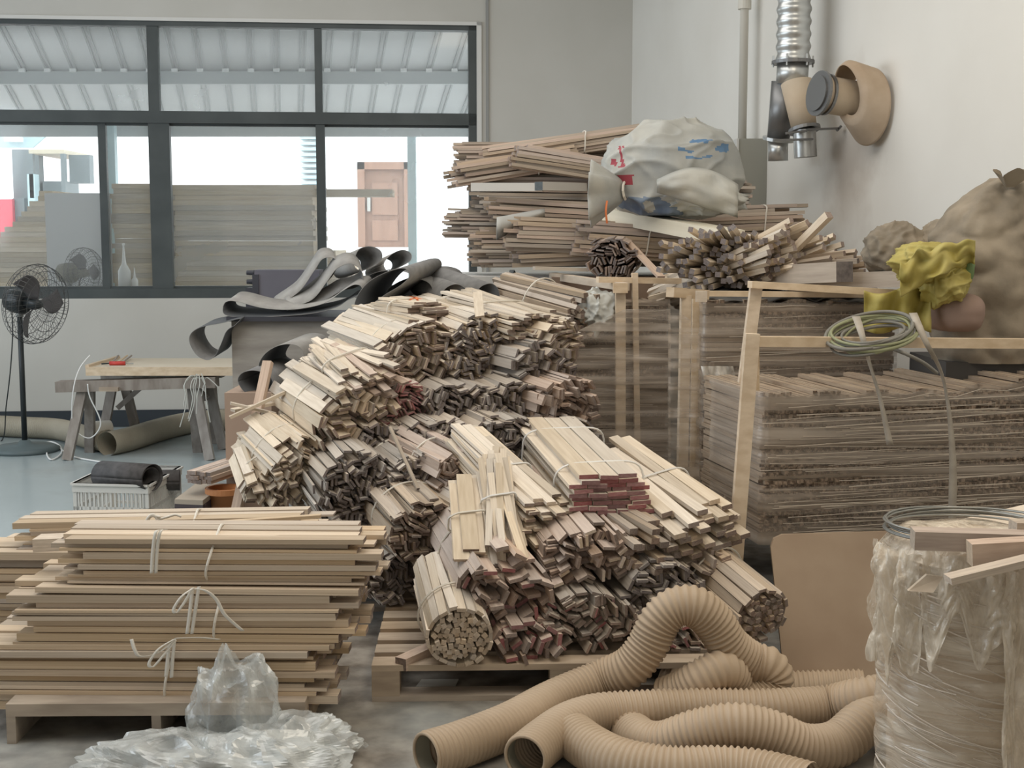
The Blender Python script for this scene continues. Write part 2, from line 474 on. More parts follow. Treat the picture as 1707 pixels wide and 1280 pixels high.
RD = (RW(0) - RW(1)).normalized(); RN = Vector((-1, -RT, 0)).normalized()
wr = MB(); a, b = RW(12.4), RW(-5)
wr.add([a, b, b + Vector((0, 0, H)), a + Vector((0, 0, H)), a - RN * .2, b - RN * .2, b - RN * .2 + Vector((0, 0, H)), a - RN * .2 + Vector((0, 0, H))],
       [(0, 1, 2, 3), (5, 4, 7, 6), (0, 3, 7, 4), (3, 2, 6, 7), (1, 5, 6, 2), (0, 4, 5, 1)])
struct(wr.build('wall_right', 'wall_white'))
struct(MB().box(-8.1, -7.9, -5, 13, 0, H).build('wall_left', 'wall_white'))
struct(MB().box(-8, 6, -5.2, -5, 0, H).build('wall_front', 'wall_paint'))
# grey baseboard and a thin cable channel on the back wall
sb = MB()
zb0, zb1 = WU(150, 711)[1], WU(150, 684)[1]
sb.box(-4.3, corner_s, -0.015, 0, max(0.002, zb0), zb1, WM)
struct(sb.build('baseboard_back', 'baseboard_dark'))
uu = WU(812, 100)[0]
struct(MB().box(uu - .012, uu + .012, -.02, 0, 0, H, WM).build('trim_1', 'gasket'))
# pale reveal round the window
mat('reveal', (0.70, 0.69, 0.66), 0.8)
rv = MB()
sR, zT, zB = WU(803, 300)[0], WU(400, 31)[1], WU(300, 503)[1]
rv.box(s1, sR, -.02, 0, zB, zT, WM).box(s0, sR, -.02, 0, zs1, zT, WM)
struct(rv.build('trim_2', 'reveal'))

# ---------------------------------------------------------------- window in the back wall
win = bpy.data.objects.new('window_1', None); COL.objects.link(win); win.location = WM @ Vector(((s0 + s1) / 2, .08, zs0)); struct(win)
def S_(u, v=340): return WU(u, v)[0]
def Z_(v, u=400): return WU(u, v)[1]
def bar(name, a, b, c, d, y0=0.03, y1=0.11): MB().box(a, b, y0, y1, c, d, WM).build(name, 'frame_grey', win)
zt0, zt1 = Z_(206), Z_(186)                     # transom
zbot = Z_(481, 300); ztop = Z_(45, 400)
bar('sill_rail', s0, s1, zs0, zbot, .0, .12); bar('head_rail', s0, s1, ztop, zs1, .0, .12)
bar('transom', s0, s1, zt0, zt1, .0, .12)
bar('jamb', S_(782), s1, zs0, zs1, .0, .12); bar('jamb', s0, s0 + .06, zs0, zs1, .0, .12)
for (a, b, lo, hi, y0) in ((252, 270, zt1, ztop, .01), (528, 540, zt1, ztop, .01), (250, 285, zbot, zt0, .01), (528, 543, zbot, zt0, .01), (165, 178, zbot, zt0, .04), (-95, -80, zt1, ztop, .01), (-95, -75, zbot, zt0, .01)):
    bar('mullion', S_(a), S_(b), lo, hi, y0)
# inner sash edges of the sliding panes
for (a, b) in ((-75, 165), (178, 250), (285, 528), (543, 782)):
    A, B = S_(a), S_(b)
    for (p, q, c, d) in ((A, B, zbot, zbot + .02), (A, B, zt0 - .02, zt0)): bar('sash_edge', p, q, c, d, .05, .09)
mat('latch', (0.5, 0.5, 0.48), 0.35, 0.8)
lx, lz = S_(524), Z_(372, 524)
MB().box(lx - .012, lx + .012, -.005, .03, lz - .05, lz + .05, WM).box(lx - .03, lx + .01, -.015, -.003, lz + .02, lz + .035, WM).build('latch', 'latch', win)
def glass_mat():
    m = bpy.data.materials.new('dusty_glass'); m.use_nodes = True; nt = m.node_tree; N, L = nt.nodes, nt.links
    for n in list(N): N.remove(n)
    out = N.new('ShaderNodeOutputMaterial'); tr = N.new('ShaderNodeBsdfTransparent'); tl = N.new('ShaderNodeBsdfTranslucent'); gl = N.new('ShaderNodeBsdfGlossy')
    tr.inputs[0].default_value = (0.95, 0.98, 0.97, 1); tl.inputs[0].default_value = (0.9, 0.92, 0.92, 1); gl.inputs['Roughness'].default_value = 0.05
    m1 = N.new('ShaderNodeMixShader'); m2 = N.new('ShaderNodeMixShader'); fr = N.new('ShaderNodeFresnel'); fr.inputs[0].default_value = 1.45
    tc = N.new('ShaderNodeTexCoord'); nz = N.new('ShaderNodeTexNoise'); nz.inputs['Scale'].default_value = 1.5; nz.inputs['Detail'].default_value = 6
    L.new(tc.outputs['Object'], nz.inputs['Vector'])
    mr = N.new('ShaderNodeMapRange'); mr.inputs['To Min'].default_value = 0.12; mr.inputs['To Max'].default_value = 0.34
    L.new(nz.outputs['Fac'], mr.inputs['Value']); L.new(mr.outputs[0], m1.inputs[0])
    L.new(tr.outputs[0], m1.inputs[1]); L.new(tl.outputs[0], m1.inputs[2])
    L.new(fr.outputs[0], m2.inputs[0]); L.new(m1.outputs[0], m2.inputs[1]); L.new(gl.outputs[0], m2.inputs[2])
    L.new(m2.outputs[0], out.inputs[0]); MATS['dusty_glass'] = m
glass_mat()
for (a, b, c, d) in ((-80, 252, zt1, ztop), (270, 528, zt1, ztop), (540, 782, zt1, ztop), (-75, 165, zbot, zt0), (178, 250, zbot, zt0), (285, 528, zbot, zt0), (543, 782, zbot, zt0), (-560, -95, zbot, zt0), (-560, -95, zt1, ztop)):
    A, B = max(S_(a), s0 + .06), S_(b)
    q = [WM @ Vector(p) for p in ((A, .07, c), (B, .07, c), (B, .07, d), (A, .07, d))]
    MB().add(q, [(0, 1, 2, 3)]).build('pane', 'dusty_glass', win)

# ---------------------------------------------------------------- outside
mat('yard_concrete', (0.55, 0.55, 0.54), 0.9)
mat('sheet_metal', (0.60, 0.63, 0.65), 0.5, col2=(0.68, 0.71, 0.73), scale=2)
mat('sheet_rib', (0.36, 0.39, 0.40), 0.5)
mat('steel_beam', (0.42, 0.46, 0.47), 0.5)
mat('white_render', (0.9, 0.9, 0.9), 0.9)
mat('teal_steel', (0.42, 0.56, 0.60), 0.5)
mat('clip', (0.85, 0.87, 0.88), 0.4)
struct(MB().box(-25, 25, 12.6, 60, -.1, -.02).build('floor_outside', 'yard_concrete'))
can = thing('canopy_roof', 'corrugated grey metal canopy roof outside the upper window panes', 'canopy', (-2, 13.5, 3.0))
RB = Vector((-0.175, 1, -0.268))                # the direction in which the ribs run away from the wall
cz = Z_(30); o0 = Vector((0, 12.5, cz + .22))
def RF(x, k, dz=0): return Vector((x, o0.y, o0.z + dz)) + RB * k
KE = 2.95
MB().add([RF(-11, 0), RF(6, 0), RF(6, KE), RF(-11, KE), RF(-11, 0, .02), RF(6, 0, .02), RF(6, KE, .02), RF(-11, KE, .02)],
         [(0, 3, 2, 1), (4, 5, 6, 7), (0, 1, 5, 4), (2, 3, 7, 6)]).build('roof_sheet', 'sheet_metal', can)
xx = -9.0
while xx < 3.5:
    for dx in (-.018, .03):
        b = MB(); p, q = RF(xx + dx, 0, -.006), RF(xx + dx, KE, -.006)
        b.beam(p, q, .018, .014).build('rib', 'sheet_rib', can)
    c = RF(xx, 1.36, -.03); MB().box(c.x - .03, c.x + .03, c.y - .02, c.y + .02, c.z - .02, c.z + .015).build('clip', 'clip', can)
    xx += 0.262
b1 = RF(-11, 1.45, -.075); b2 = RF(6, 1.45, -.075)
MB().beam(b1, b2, .07, .13).build('purlin', 'steel_beam', can)
b1 = RF(-11, KE, -.08); b2 = RF(6, KE, -.08)
MB().beam(b1, b2, .1, .16).build('gutter', 'steel_beam', can)
# posts under the canopy
for (u0, u1, Y, lab) in ((180, 195, 15.2, 'pale teal steel canopy post outside beside the narrow window sash'), (680, 694, 15.6, 'pale teal steel canopy post outside right of the wooden door')):
    a, c = P(u0, 300, Y), P(u1, 300, Y); ww = c.x - a.x
    t_ = thing('canopy_post', lab, 'post', (a.x + ww / 2, Y, -.02))
    MB().box(a.x, c.x, Y - ww / 2, Y + ww / 2, -.02, 3.02).build('shaft', 'teal_steel', t_)
    MB().box(a.x - .06, c.x + .06, Y - ww / 2 - .06, Y + ww / 2 + .06, -.02, 0).build('base_plate', 'teal_steel', t_)
# opposite building: white wall, brown panelled door on a raised platform, louvred shutter
struct(MB().box(-20, 20, 30, 30.3, -.02, 9).build('wall_opposite', 'white_render'))
mat('door_brown', (0.22, 0.12, 0.08), 0.5, col2=(0.28, 0.16, 0.11), scale=1, stretch=(14, 14, 1.2))
def rect(u0, v0, u1, v1, Y):
    a, c = P(u0, v1, Y), P(u1, v0, Y); return a.x, c.x, a.z, c.z
x0, x1, z0, z1 = rect(597, 270, 685, 412, 29.7)
dr = bpy.data.objects.new('door_1', None); COL.objects.link(dr); dr.location = ((x0 + x1) / 2, 29.8, z0); struct(dr)
f = .16
MB().box(x0, x0 + f, 29.7, 29.98, z0, z1).box(x1 - f, x1, 29.7, 29.98, z0, z1).box(x0, x1, 29.7, 29.98, z1 - f, z1).build('door_frame', 'door_brown', dr)
leaf = MB().box(x0 + f, x1 - f, 29.85, 29.95, z0, z1 - f).build('door_leaf', 'door_brown', dr)
for (za, zb_) in ((z0 + .15, z0 + .6), (z0 + .72, z1 - .45)):
    MB().box(x0 + f + .15, x1 - f - .15, 29.8, 29.86, za, zb_).build('door_panel', 'door_brown', leaf)
MB().box(x0 + f + .05, x0 + f + .12, 29.74, 29.85, z0 + .8, z0 + 1.1).build('door_handle', 'latch', leaf)
struct(MB().box(-14, 9, 28.2, 30, -.02, z0).build('floor_platform', 'white_render'))
x0, x1, z0, z1 = rect(500, 222, 527, 316, 29.6)
lv = bpy.data.objects.new('window_2', None); COL.objects.link(lv); lv.location = ((x0 + x1) / 2, 29.8, z0); struct(lv)
for k in range(10):
    zz = z0 + (z1 - z0) * k / 10
    MB().box(x0, x1, 29.7, 29.98, zz, zz + (z1 - z0) * .055).build('louvre', 'teal_steel', lv)
# teal panel with a twin-lamp emergency light, upper left
x0, x1, z0, z1 = rect(-60, 206, 56, 246, 19.0)
pn = MB().add([Vector(q) for q in ((x0, 19, z0), (x0 + (x1 - x0) * .97, 19, z0), (P(100, 206, 19).x, 19, z1), (x0, 19, z1), (x0, 19.06, z0), (x0 + (x1 - x0) * .97, 19.06, z0), (P(100, 206, 19).x, 19.06, z1), (x0, 19.06, z1))],
    [(0, 1, 2, 3), (5, 4, 7, 6), (0, 3, 7, 4), (3, 2, 6, 7), (1, 5, 6, 2), (0, 4, 5, 1)])
tag(pn.build('awning_panel', 'teal_steel'), 'pale teal sloping awning panel outside at the far upper left', 'panel')
mat('lamp_white', (0.9, 0.9, 0.9), 0.4)
em = thing('emergency_light', 'white twin-lamp emergency light box on the teal awning panel', 'lamp', P(21, 236, 18.9))
x0, x1, z0, z1 = rect(9, 224, 34, 236, 18.9); MB().box(x0, x1, 18.86, 19.0, z0, z1).build('battery_box', 'lamp_white', em)
for u in (14, 28):
    c = P(u, 217, 18.85); M = Matrix.Translation(c) @ Matrix.Rotation(math.pi / 2, 4, 'X')
    MB().lathe([(0, -.05), (.035, -.05), (.042, 0), (.038, .02), (0, .025)], 16, M).build('lamp_head', 'lamp_white', em, smooth=True)
    MB().box(c.x - .01, c.x + .01, 18.86, 18.9, z1 - .01, c.z).build('bracket', 'lamp_white', em)

# forklift far left
mat('red_paint', (0.55, 0.05, 0.08), 0.4); mat('forklift_dark', (0.16, 0.19, 0.20), 0.5); mat('tyre', (0.05, 0.05, 0.05), 0.8)
mat('cab_roof', (0.5, 0.45, 0.35), 0.6)
FY = 20.0
fk = thing('forklift', 'red forklift with a dark mast standing in the yard behind the left pane', 'forklift', Vector((P(40, 400, FY).x, FY, 0)))
def fbox(name, m, u0, v0, u1, v1, y0, y1):
    a, c, z0_, z1_ = rect(u0, v0, u1, v1, FY); MB().box(a, c, FY + y0, FY + y1, z0_, z1_).build(name, m, fk)
fbox('body', 'red_paint', -70, 332, 20, 425, 0, 1.4)
fbox('engine_cover', 'forklift_dark', 20, 330, 36, 420, .1, 1.3)
fbox('cab_roof', 'cab_roof', 48, 249, 106, 256, 0, 1.4)
fbox('mast', 'forklift_dark', 6, 246, 48, 330, .4, .6); fbox('mast_rail', 'teal_steel', 50, 290, 57, 420, .0, .2)
fbox('backrest', 'forklift_dark', 105, 256, 138, 304, .3, .5)
for u in (50, 103): fbox('cab_pillar', 'forklift_dark', u, 256, u + 4, 330, 0, .1)
fbox('seat', 'forklift_dark', 60, 300, 95, 420, .4, 1.0)
for u in (-40, 70):
    c = P(u, 420, FY); M = Matrix.Translation((c.x, FY - .1, .33)) @ Matrix.Rotation(math.pi / 2, 4, 'X')
    MB().lathe([(0, -.12), (.3, -.12), (.33, -.06), (.33, .06), (.3, .12), (0, .12)], 20, M).build('wheel', 'tyre', fk)

# timber packs just outside the window
wood('outdoor', (0.34, 0.27, 0.19), (0.46, 0.38, 0.27), rnd=0.2); wood('outdoor_pale', (0.55, 0.45, 0.33), (0.66, 0.56, 0.43))
def pack(label, u0, u1, vt, vb, Y, depth, th, side, step=None, yaw=0.0, seed=3):
    rn = random.Random(seed)
    zt = P(u0, vt, Y).z; x0, x1 = P(u0, 350, Y).x, P(u1, 350, Y).x
    r_ = thing('timber_pack', label, 'lumber', ((x0 + x1) / 2, Y + depth / 2, -.02))
    base = r_.location.copy(); z = zt - th / 2; k = 0
    while z > 0.0:
        a, b = x0 + rn.uniform(0, .05), x1 - rn.uniform(0, .05)
        if step: a, b = step(k, zt - z, a, b)
        if b - a > .1:
            stick('plank', r_, base, Vector(((a + b) / 2, Y + depth / 2 + rn.uniform(-.015, .015), z)), Vector((0, 1, 0)), Vector((1, 0, 0)), Vector((0, 0, -1)), depth, b - a, th * .975, side, side)
        z -= th; k += 1
    return r_
pack('long pack of stacked brown planks outside behind the middle pane', 284, 526, 308, 480, 13.7, .9, .052, 'outdoor', seed=4)
pack('shorter pack of brown planks outside behind the narrow sash and mullion', 182, 282, 306, 480, 14.0, .9, .052, 'outdoor', seed=5)
pack('pale plank pack with stepped ragged left ends beside the forklift', -30, 95, 318, 480, 14.4, .9, .055, 'outdoor_pale', step=lambda k, d, a, b: (b - .12 - d * 1.0, b), seed=6)
MB_ = MB(); x0, x1, z0, z1 = rect(80, 322, 180, 480, 13.9); MB_.box(x0, x1, 13.9, 13.98, 0, z1)
mat('panel_grey', (0.55, 0.55, 0.56), 0.7)
tag(MB_.build('upright_panel', 'panel_grey'), 'plain grey panel standing outside between the plank packs', 'panel')
a, b = P(500, 323, 13.75), P(655, 323, 13.75); a.z += .0; tag(MB().box(a.x, b.x, 13.7, 13.95, a.z - .03, a.z + .045).build('plank', 'outdoor'), 'long plank jutting out right from the top of the plank pack', 'plank')
a = P(560, 430, 13.9)
pack('low pack of pale planks outside below the wooden door', 535, 600, 402, 480, 13.9, .9, .05, 'outdoor_pale', step=lambda k, d, a, b: (a, b - max(0, .35 - d * .8)), seed=8)
a, c = P(545, 395, 13.8), P(575, 425, 13.8)

# ================================================================ main pile of lath bundles
G1 = None
def B(label, *a, **k): return bundle(label, *a, **k)
sd = 10
PILE = [
 # label, u, v, Y, az, tilt, L, a, b, sec, w, t, options
 ('big tied bundle of broad pale laths at the top left of the pile', 712, 602, 6.35, -26, 4, .82, 78, 62, 'parquet', .062, .014, dict(ties=(.28,), flare=.05)),
 ('wide bundle of narrow dark-ended laths in the middle of the pile top', 822, 592, 6.42, -21, 3, 1.1, 78, 66, 'parquet', .047, .0158, dict(end='end_grey')),
 ('flat pack of pale boards with an orange tag on top of the pile', 716, 526, 6.62, -40, 3, .32, 44, 22, 'flat', .075, .013, dict(ties=(.55,))),
 ('loose-ended pale laths fanning right on the crest of the pile', 898, 552, 6.45, -36, 8, .72, 58, 30, 'flat', .045, .014, dict(flare=.3, loose=.06, jit=.07, ties=(.45,))),
 ('pale laths tied with string at the right end of the pile crest', 935, 572, 6.42, -34, 5, .6, 42, 36, 'parquet', .05, .014, dict(flare=.1, jit=.05)),
 ('bundle of thin square sticks with brown ends beside the wrapped stack', 975, 530, 6.85, -32, 6, .8, 36, 42, 'square', .026, .026, dict(side='tan')),
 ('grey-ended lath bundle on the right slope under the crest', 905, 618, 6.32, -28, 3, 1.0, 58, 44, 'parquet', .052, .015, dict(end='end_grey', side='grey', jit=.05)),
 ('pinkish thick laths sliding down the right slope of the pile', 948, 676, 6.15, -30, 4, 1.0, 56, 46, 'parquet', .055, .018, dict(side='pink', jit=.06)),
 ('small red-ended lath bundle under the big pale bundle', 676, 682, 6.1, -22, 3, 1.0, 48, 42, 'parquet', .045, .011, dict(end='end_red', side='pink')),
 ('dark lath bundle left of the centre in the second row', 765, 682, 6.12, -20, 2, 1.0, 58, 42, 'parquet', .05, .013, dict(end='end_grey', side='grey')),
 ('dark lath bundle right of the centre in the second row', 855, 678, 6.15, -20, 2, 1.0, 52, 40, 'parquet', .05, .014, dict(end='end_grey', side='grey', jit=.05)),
 ('splayed fan of pale pinkish laths tied over the left shoulder of the pile', 618, 646, 5.98, -36, 18, .46, 46, 28, 'flat', .038, .011, dict(flare=1.7, loose=.12, jit=.09, ties=(.5,), mix=('pink', .4), roll=14)),
 ('heavy bundle of wide pale laths below the splayed ones', 590, 704, 5.95, -32, 10, .5, 66, 58, 'parquet', .062, .017, dict(flare=.15, jit=.07, end='end', endmix=('end_pale', .2))),
 ('bulky pale bundle at the far left foot of the pile behind the leaning stick', 502, 790, 5.9, -34, 14, .38, 58, 60, 'parquet', .046, .012, dict(flare=.25, jit=.06, endmix=('end_pale', .4))),
 ('small packet of short pale laths at the left edge of the pile', 447, 818, 5.85, -22, 20, .26, 36, 40, 'parquet', .055, .014, dict(jit=.05, flare=.3, endmix=('end_pale', .5))),
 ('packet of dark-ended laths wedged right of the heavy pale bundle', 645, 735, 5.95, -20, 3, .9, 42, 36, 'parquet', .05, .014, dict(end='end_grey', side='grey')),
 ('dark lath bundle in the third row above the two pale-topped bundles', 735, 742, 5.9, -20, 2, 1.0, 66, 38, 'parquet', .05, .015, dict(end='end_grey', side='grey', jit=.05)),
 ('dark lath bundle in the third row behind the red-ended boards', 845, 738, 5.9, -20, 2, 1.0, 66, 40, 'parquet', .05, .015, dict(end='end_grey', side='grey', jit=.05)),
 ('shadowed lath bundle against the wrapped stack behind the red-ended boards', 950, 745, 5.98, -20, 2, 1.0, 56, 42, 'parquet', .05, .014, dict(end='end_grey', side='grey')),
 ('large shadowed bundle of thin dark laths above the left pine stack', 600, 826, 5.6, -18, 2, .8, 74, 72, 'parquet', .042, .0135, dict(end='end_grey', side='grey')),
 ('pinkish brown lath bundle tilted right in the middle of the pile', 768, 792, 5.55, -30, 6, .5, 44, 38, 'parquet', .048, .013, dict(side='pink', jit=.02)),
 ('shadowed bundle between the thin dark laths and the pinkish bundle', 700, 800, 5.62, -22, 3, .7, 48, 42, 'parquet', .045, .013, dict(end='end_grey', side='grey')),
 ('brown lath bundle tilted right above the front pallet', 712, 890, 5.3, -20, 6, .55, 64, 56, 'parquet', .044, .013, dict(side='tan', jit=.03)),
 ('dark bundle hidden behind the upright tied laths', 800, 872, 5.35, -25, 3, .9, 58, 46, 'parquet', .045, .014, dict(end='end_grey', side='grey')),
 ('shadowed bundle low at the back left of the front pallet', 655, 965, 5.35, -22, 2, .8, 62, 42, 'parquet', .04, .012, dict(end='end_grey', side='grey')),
 ('upright sheaf of pale laths tied with a grey cord, leaning on the pile', 842, 942, 4.82, -7, 42, .48, 30, 24, 'flat', .026, .010, dict(flare=1.1, loose=.13, jit=.09, ties=(.6,), tie_mat='string_white', endmix=('end_pale', .4))),
 ('short sheaf of wide pale laths left of the upright sheaf', 785, 938, 4.8, -6, 32, .42, 32, 26, 'flat', .06, .012, dict(flare=.1, jit=.04, ties=(.5,), endmix=('end_pale', .3))),
 ('grey-white laths tied with white string left of the red-ended boards', 912, 872, 5.0, -26, 15, .8, 46, 38, 'flat', .042, .013, dict(flare=.35, loose=.03, jit=.08, ties=(.45,), tie_mat='string_white', endmix=('end_pale', .4))),
 ('neat block of wide pale boards with red-stained ends under white strings', 1020, 847, 5.02, -11, 5, 1.02, 80, 56, 'flat', .076, .017, dict(end='end_red', ties=(.2, .8), tie_mat='string_white', loose=.002, jit=.014, name='board_bundle', part='board')),
 ('pale lath bundle fanning right beside the red-ended boards', 1170, 900, 4.98, -20, 10, .85, 74, 50, 'flat', .046, .020, dict(flare=.25, loose=.03, jit=.08, ties=(.5,), tie_mat='string_white', endmix=('end_pale', .3), roll=12)),
 ('round bundle of thin sticks pointing down right beside the brown board', 1272, 1025, 4.75, -26, 15, .62, 48, 46, 'ring', .02, .018, dict(side='tan', jit=.015)),
 ('round bundle of small square sticks on the front edge of the pallet', 766, 1062, 4.56, -9, 7, .58, 54, 52, 'ring', .018, .0185, dict(side='pale', end='end_pale', jit=.008, ties=(.35,))),
 ('chunky dark red-brown offcut bundle right of the round stick bundle', 842, 985, 4.72, -14, 5, .85, 72, 66, 'parquet', .056, .020, dict(side='pink', end='end', endmix=('end_red', .25), jit=.07, flare=.1)),
 ('blocky lath packets with pale ends below the red-ended boards', 985, 930, 4.85, -14, 7, .85, 70, 50, 'parquet', .050, .016, dict(side='pink', jit=.07, flare=.12, endmix=('end_pale', .2))),
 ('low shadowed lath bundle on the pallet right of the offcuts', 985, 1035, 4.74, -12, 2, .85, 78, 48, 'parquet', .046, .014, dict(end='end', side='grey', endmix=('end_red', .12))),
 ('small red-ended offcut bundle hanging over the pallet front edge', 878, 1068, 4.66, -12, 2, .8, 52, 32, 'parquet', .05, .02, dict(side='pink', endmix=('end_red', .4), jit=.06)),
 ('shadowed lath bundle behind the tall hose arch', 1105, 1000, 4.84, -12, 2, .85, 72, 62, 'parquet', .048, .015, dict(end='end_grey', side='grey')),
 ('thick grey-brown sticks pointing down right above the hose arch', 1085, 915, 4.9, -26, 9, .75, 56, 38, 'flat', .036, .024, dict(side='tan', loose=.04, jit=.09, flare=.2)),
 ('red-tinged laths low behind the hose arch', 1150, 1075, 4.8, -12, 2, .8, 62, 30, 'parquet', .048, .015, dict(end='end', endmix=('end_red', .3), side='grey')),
 ('brown lath bundle below the pale fan on the right', 1190, 965, 4.95, -20, 7, .8, 60, 42, 'parquet', .046, .018, dict(side='tan', jit=.06)),
]
for r_ in PILE:
    sd += 1
    B(*r_[:12], seed=sd, **r_[12])

# film and wide strings on the red-ended block
film_mat('clear_film', (0.85, 0.83, 0.78), 0.05, 0.35, 3.0, (10, 3, 10), rough=0.18, gloss=0.5)
# loose sticks
loose_stick('square_stick', 'upright square stick leaning on the left end of the pile', 'stick', P(394, 853, 6.0), P(447, 603, 6.35), .045, .03, 'pink', 'end')
loose_stick('flat_lath', 'pale lath crossing behind the leaning stick on the left', 'stick', P(383, 696, 6.1), P(545, 622, 6.25), .03, .014, 'pale', 'end_pale')
loose_stick('flat_lath', 'short pale splinter lath poking out left behind the leaning stick', 'stick', P(384, 672, 6.15), P(460, 690, 6.2), .045, .012, 'pale', 'end_pale')
loose_stick('flat_lath', 'broad pale offcut lying flat left of the pile shoulder', 'stick', P(388, 684, 6.2), P(480, 668, 6.35), .06, .014, 'pale', 'end_pale')
loose_stick('thin_strip', 'thin dark strip slanting down across the pile middle', 'stick', P(697, 815, 5.45), P(650, 712, 5.75), .014, .01, 'grey', 'end_grey')
loose_stick('flat_lath', 'single pale lath standing upright on the pile crest', 'stick', P(800, 528, 6.3), P(796, 487, 6.4), .045, .012, 'pale', 'end_pale', up=(0, 1, 0.2))
loose_stick('square_stick', 'square offcut lying on the pallet left of the round stick bundle', 'stick', P(668, 1107, 4.6), P(722, 1082, 4.75), .05, .045, 'pink', 'end')
# orange tag
mat('orange', (0.75, 0.22, 0.08), 0.6)
c = P(690, 500, 6.42)
t_ = MB()
for k in range(5):
    an = k * 1.3; t_.ribbon([c + Vector((.035 * math.cos(an), .03 * math.sin(an), .008 + .012 * math.sin(an * 2))), c + Vector((0, 0, .012)), c + Vector((-.03 * math.cos(an + .8), -.03 * math.sin(an + .8), .004))], (0.012, .004, 0))
tag(t_.build('plastic_tie', 'orange'), 'scrap of orange plastic tie on the top board pack', 'tie')

# ================================================================ pallets
def pallet(label, c0, right, back, W, D, h, deck_t, nslat, slat_w, leg_w, mats='pallet_wood', nleg=3, bottom=True, front_rail=True):
    """c0: front-left floor corner; right/back: unit vectors"""
    X, Yv, Z = Vector(right), Vector(back), Vector((0, 0, 1))
    M = Matrix.Translation(c0) @ Matrix((X, Yv, Z)).transposed().to_4x4()
    r_ = thing('wooden_pallet', label, 'pallet', c0 + X * W / 2 + Yv * D / 2)
    for k in range(nslat):
        y = (D - slat_w) * k / (nslat - 1)
        MB().box(0, W, y, y + slat_w, h - deck_t, h, M).build('slat', mats, r_)
    for k in range(nleg):
        x = (W - leg_w) * k / (nleg - 1)
        if bottom:
            for j in range(3):
                y = (D - .1) * j / 2; MB().box(x, x + leg_w, y, y + .1, .02, h - deck_t - .02, M).build('block', mats, r_)
            MB().box(x, x + leg_w, 0, D, h - deck_t - .02, h - deck_t, M).build('stringer', mats, r_)
        else:
            MB().box(x, x + leg_w, 0.0, D, 0, h - deck_t, M).build('runner', mats, r_)
    if bottom:
        for y in (0, D - .1): MB().box(0, W, y, y + .1, 0, .02, M).build('bottom_board', mats, r_)
    return r_
c0 = G(620, 1170); c0.z = 0
pallet('worn wooden pallet carrying the front of the lath pile', c0, Vector((1, .03, 0)).normalized(), Vector((-.03, 1, 0)).normalized(), 1.38, 1.0, .135, .022, 7, .1, .1)
pallet('wooden pallet hidden under the back of the lath pile', Vector((-1.25, 5.75, 0)), Vector((1, 0, 0)), Vector((0, 1, 0)), 1.6, 1.0, .14, .022, 6, .1, .1)
c0 = G(12, 1240); c0.z = 0
pallet('low pale pallet under the tied pine stack on the left', c0, Vector((1, .02, 0)).normalized(), Vector((-.02, 1, 0)).normalized(), .98, .78, .135, .042, 5, .11, .03, nleg=3, bottom=False)

# ================================================================ tied pine stack on the left
def L(label, u, v, Y, Ln, a, b, w, t, seed, tie, az=-89, tilt=0, **k):
    return bundle(label, u, v, Y, az, tilt, Ln, a, px(b, Y), 'flatvar', w, t, side='pine', end='end', metres=True, jit=.06, loose=.005, ties=tie, seed=seed, name='pine_bundle', part='pine_strip', mix=('tan', .18), **k)
L('bottom pine bundle with a string bow, lying on the pallet', 548, 1103, 4.47, 1.16, .20, 56, .078, .022, 41, (.44,))
L('middle pine bundle of the stack with a long-tailed string bow', 590, 1008, 4.47, 1.08, .20, 48, .078, .020, 42, (.40,))
L('top front pine bundle of the stack tied with a double string', 618, 922, 4.46, 1.0, .17, 36, .078, .017, 43, (.52,), az=-88.5)
L('top rear pine bundle of the stack slanting up to the right', 528, 878, 4.92, 1.08, .12, 24, .07, .018, 44, (.42,), az=-88, tilt=-1.5)
L('rear pine bundle behind the stack showing ragged left ends', 500, 990, 4.95, 1.2, .18, 80, .08, .024, 45, (.5,))
# wide double strings and bows
def ribbon_tie(label, pts_list, wd=.012, m='string'):
    r_ = thing('string_bow', label, 'string', Vector(pts_list[0][0]))
    for k, pts in enumerate(pts_list):
        sp = smooth_path(pts, 6)
        b = MB(); b.ribbon(sp, Vector((wd, -0.002, wd * .25)), .0015)
        b.build('loop' if k in (1, 2) else 'strand', m, r_, smooth=True)
    return r_
YF = 4.235
def Q(*uv): return [P(u, v, YF + (uv_[2] if len(uv_) > 2 else 0)) for uv_ in uv for (u, v) in [uv_[:2]]]
ribbon_tie('cream string bow hanging on the middle pine bundle', [
    Q((318, 980), (315, 1010), (309, 1057)), Q((318, 982, -.02), (300, 995, -.03), (287, 1015, -.03), (291, 1022, -.03), (302, 1008, -.03), (316, 985, -.02)),
    Q((321, 982, -.02), (340, 985, -.03), (358, 1000, -.03), (372, 1025, -.03), (402, 1052, -.02)), Q((329, 978), (324, 1010), (317, 1057))])
ribbon_tie('cream string bow hanging on the bottom pine bundle', [
    Q((288, 1066), (285, 1100), (283, 1130)), Q((288, 1066, -.02), (262, 1082, -.03), (246, 1105, -.03), (252, 1112, -.03), (270, 1092, -.03), (289, 1068, -.02)),
    Q((288, 1066, -.02), (262, 1088, -.03), (232, 1095, -.03), (222, 1085, -.03), (216, 1066, -.02)), Q((280, 1075), (276, 1105), (274, 1128)), Q((290, 1064, -.02), (330, 1063, -.02), (362, 1066, -.01))])
ribbon_tie('double cream string band round the top front pine bundle', [Q((266, 884, .06), (257, 888, .03), (252, 920, .03), (250, 956, .03)), Q((274, 884, .06), (264, 888, .03), (259, 920, .03), (257, 956, .03))])
b = thing('string_knot', 'cream string knot on top of the rear pine bundle', 'string', P(253, 868, 4.8))
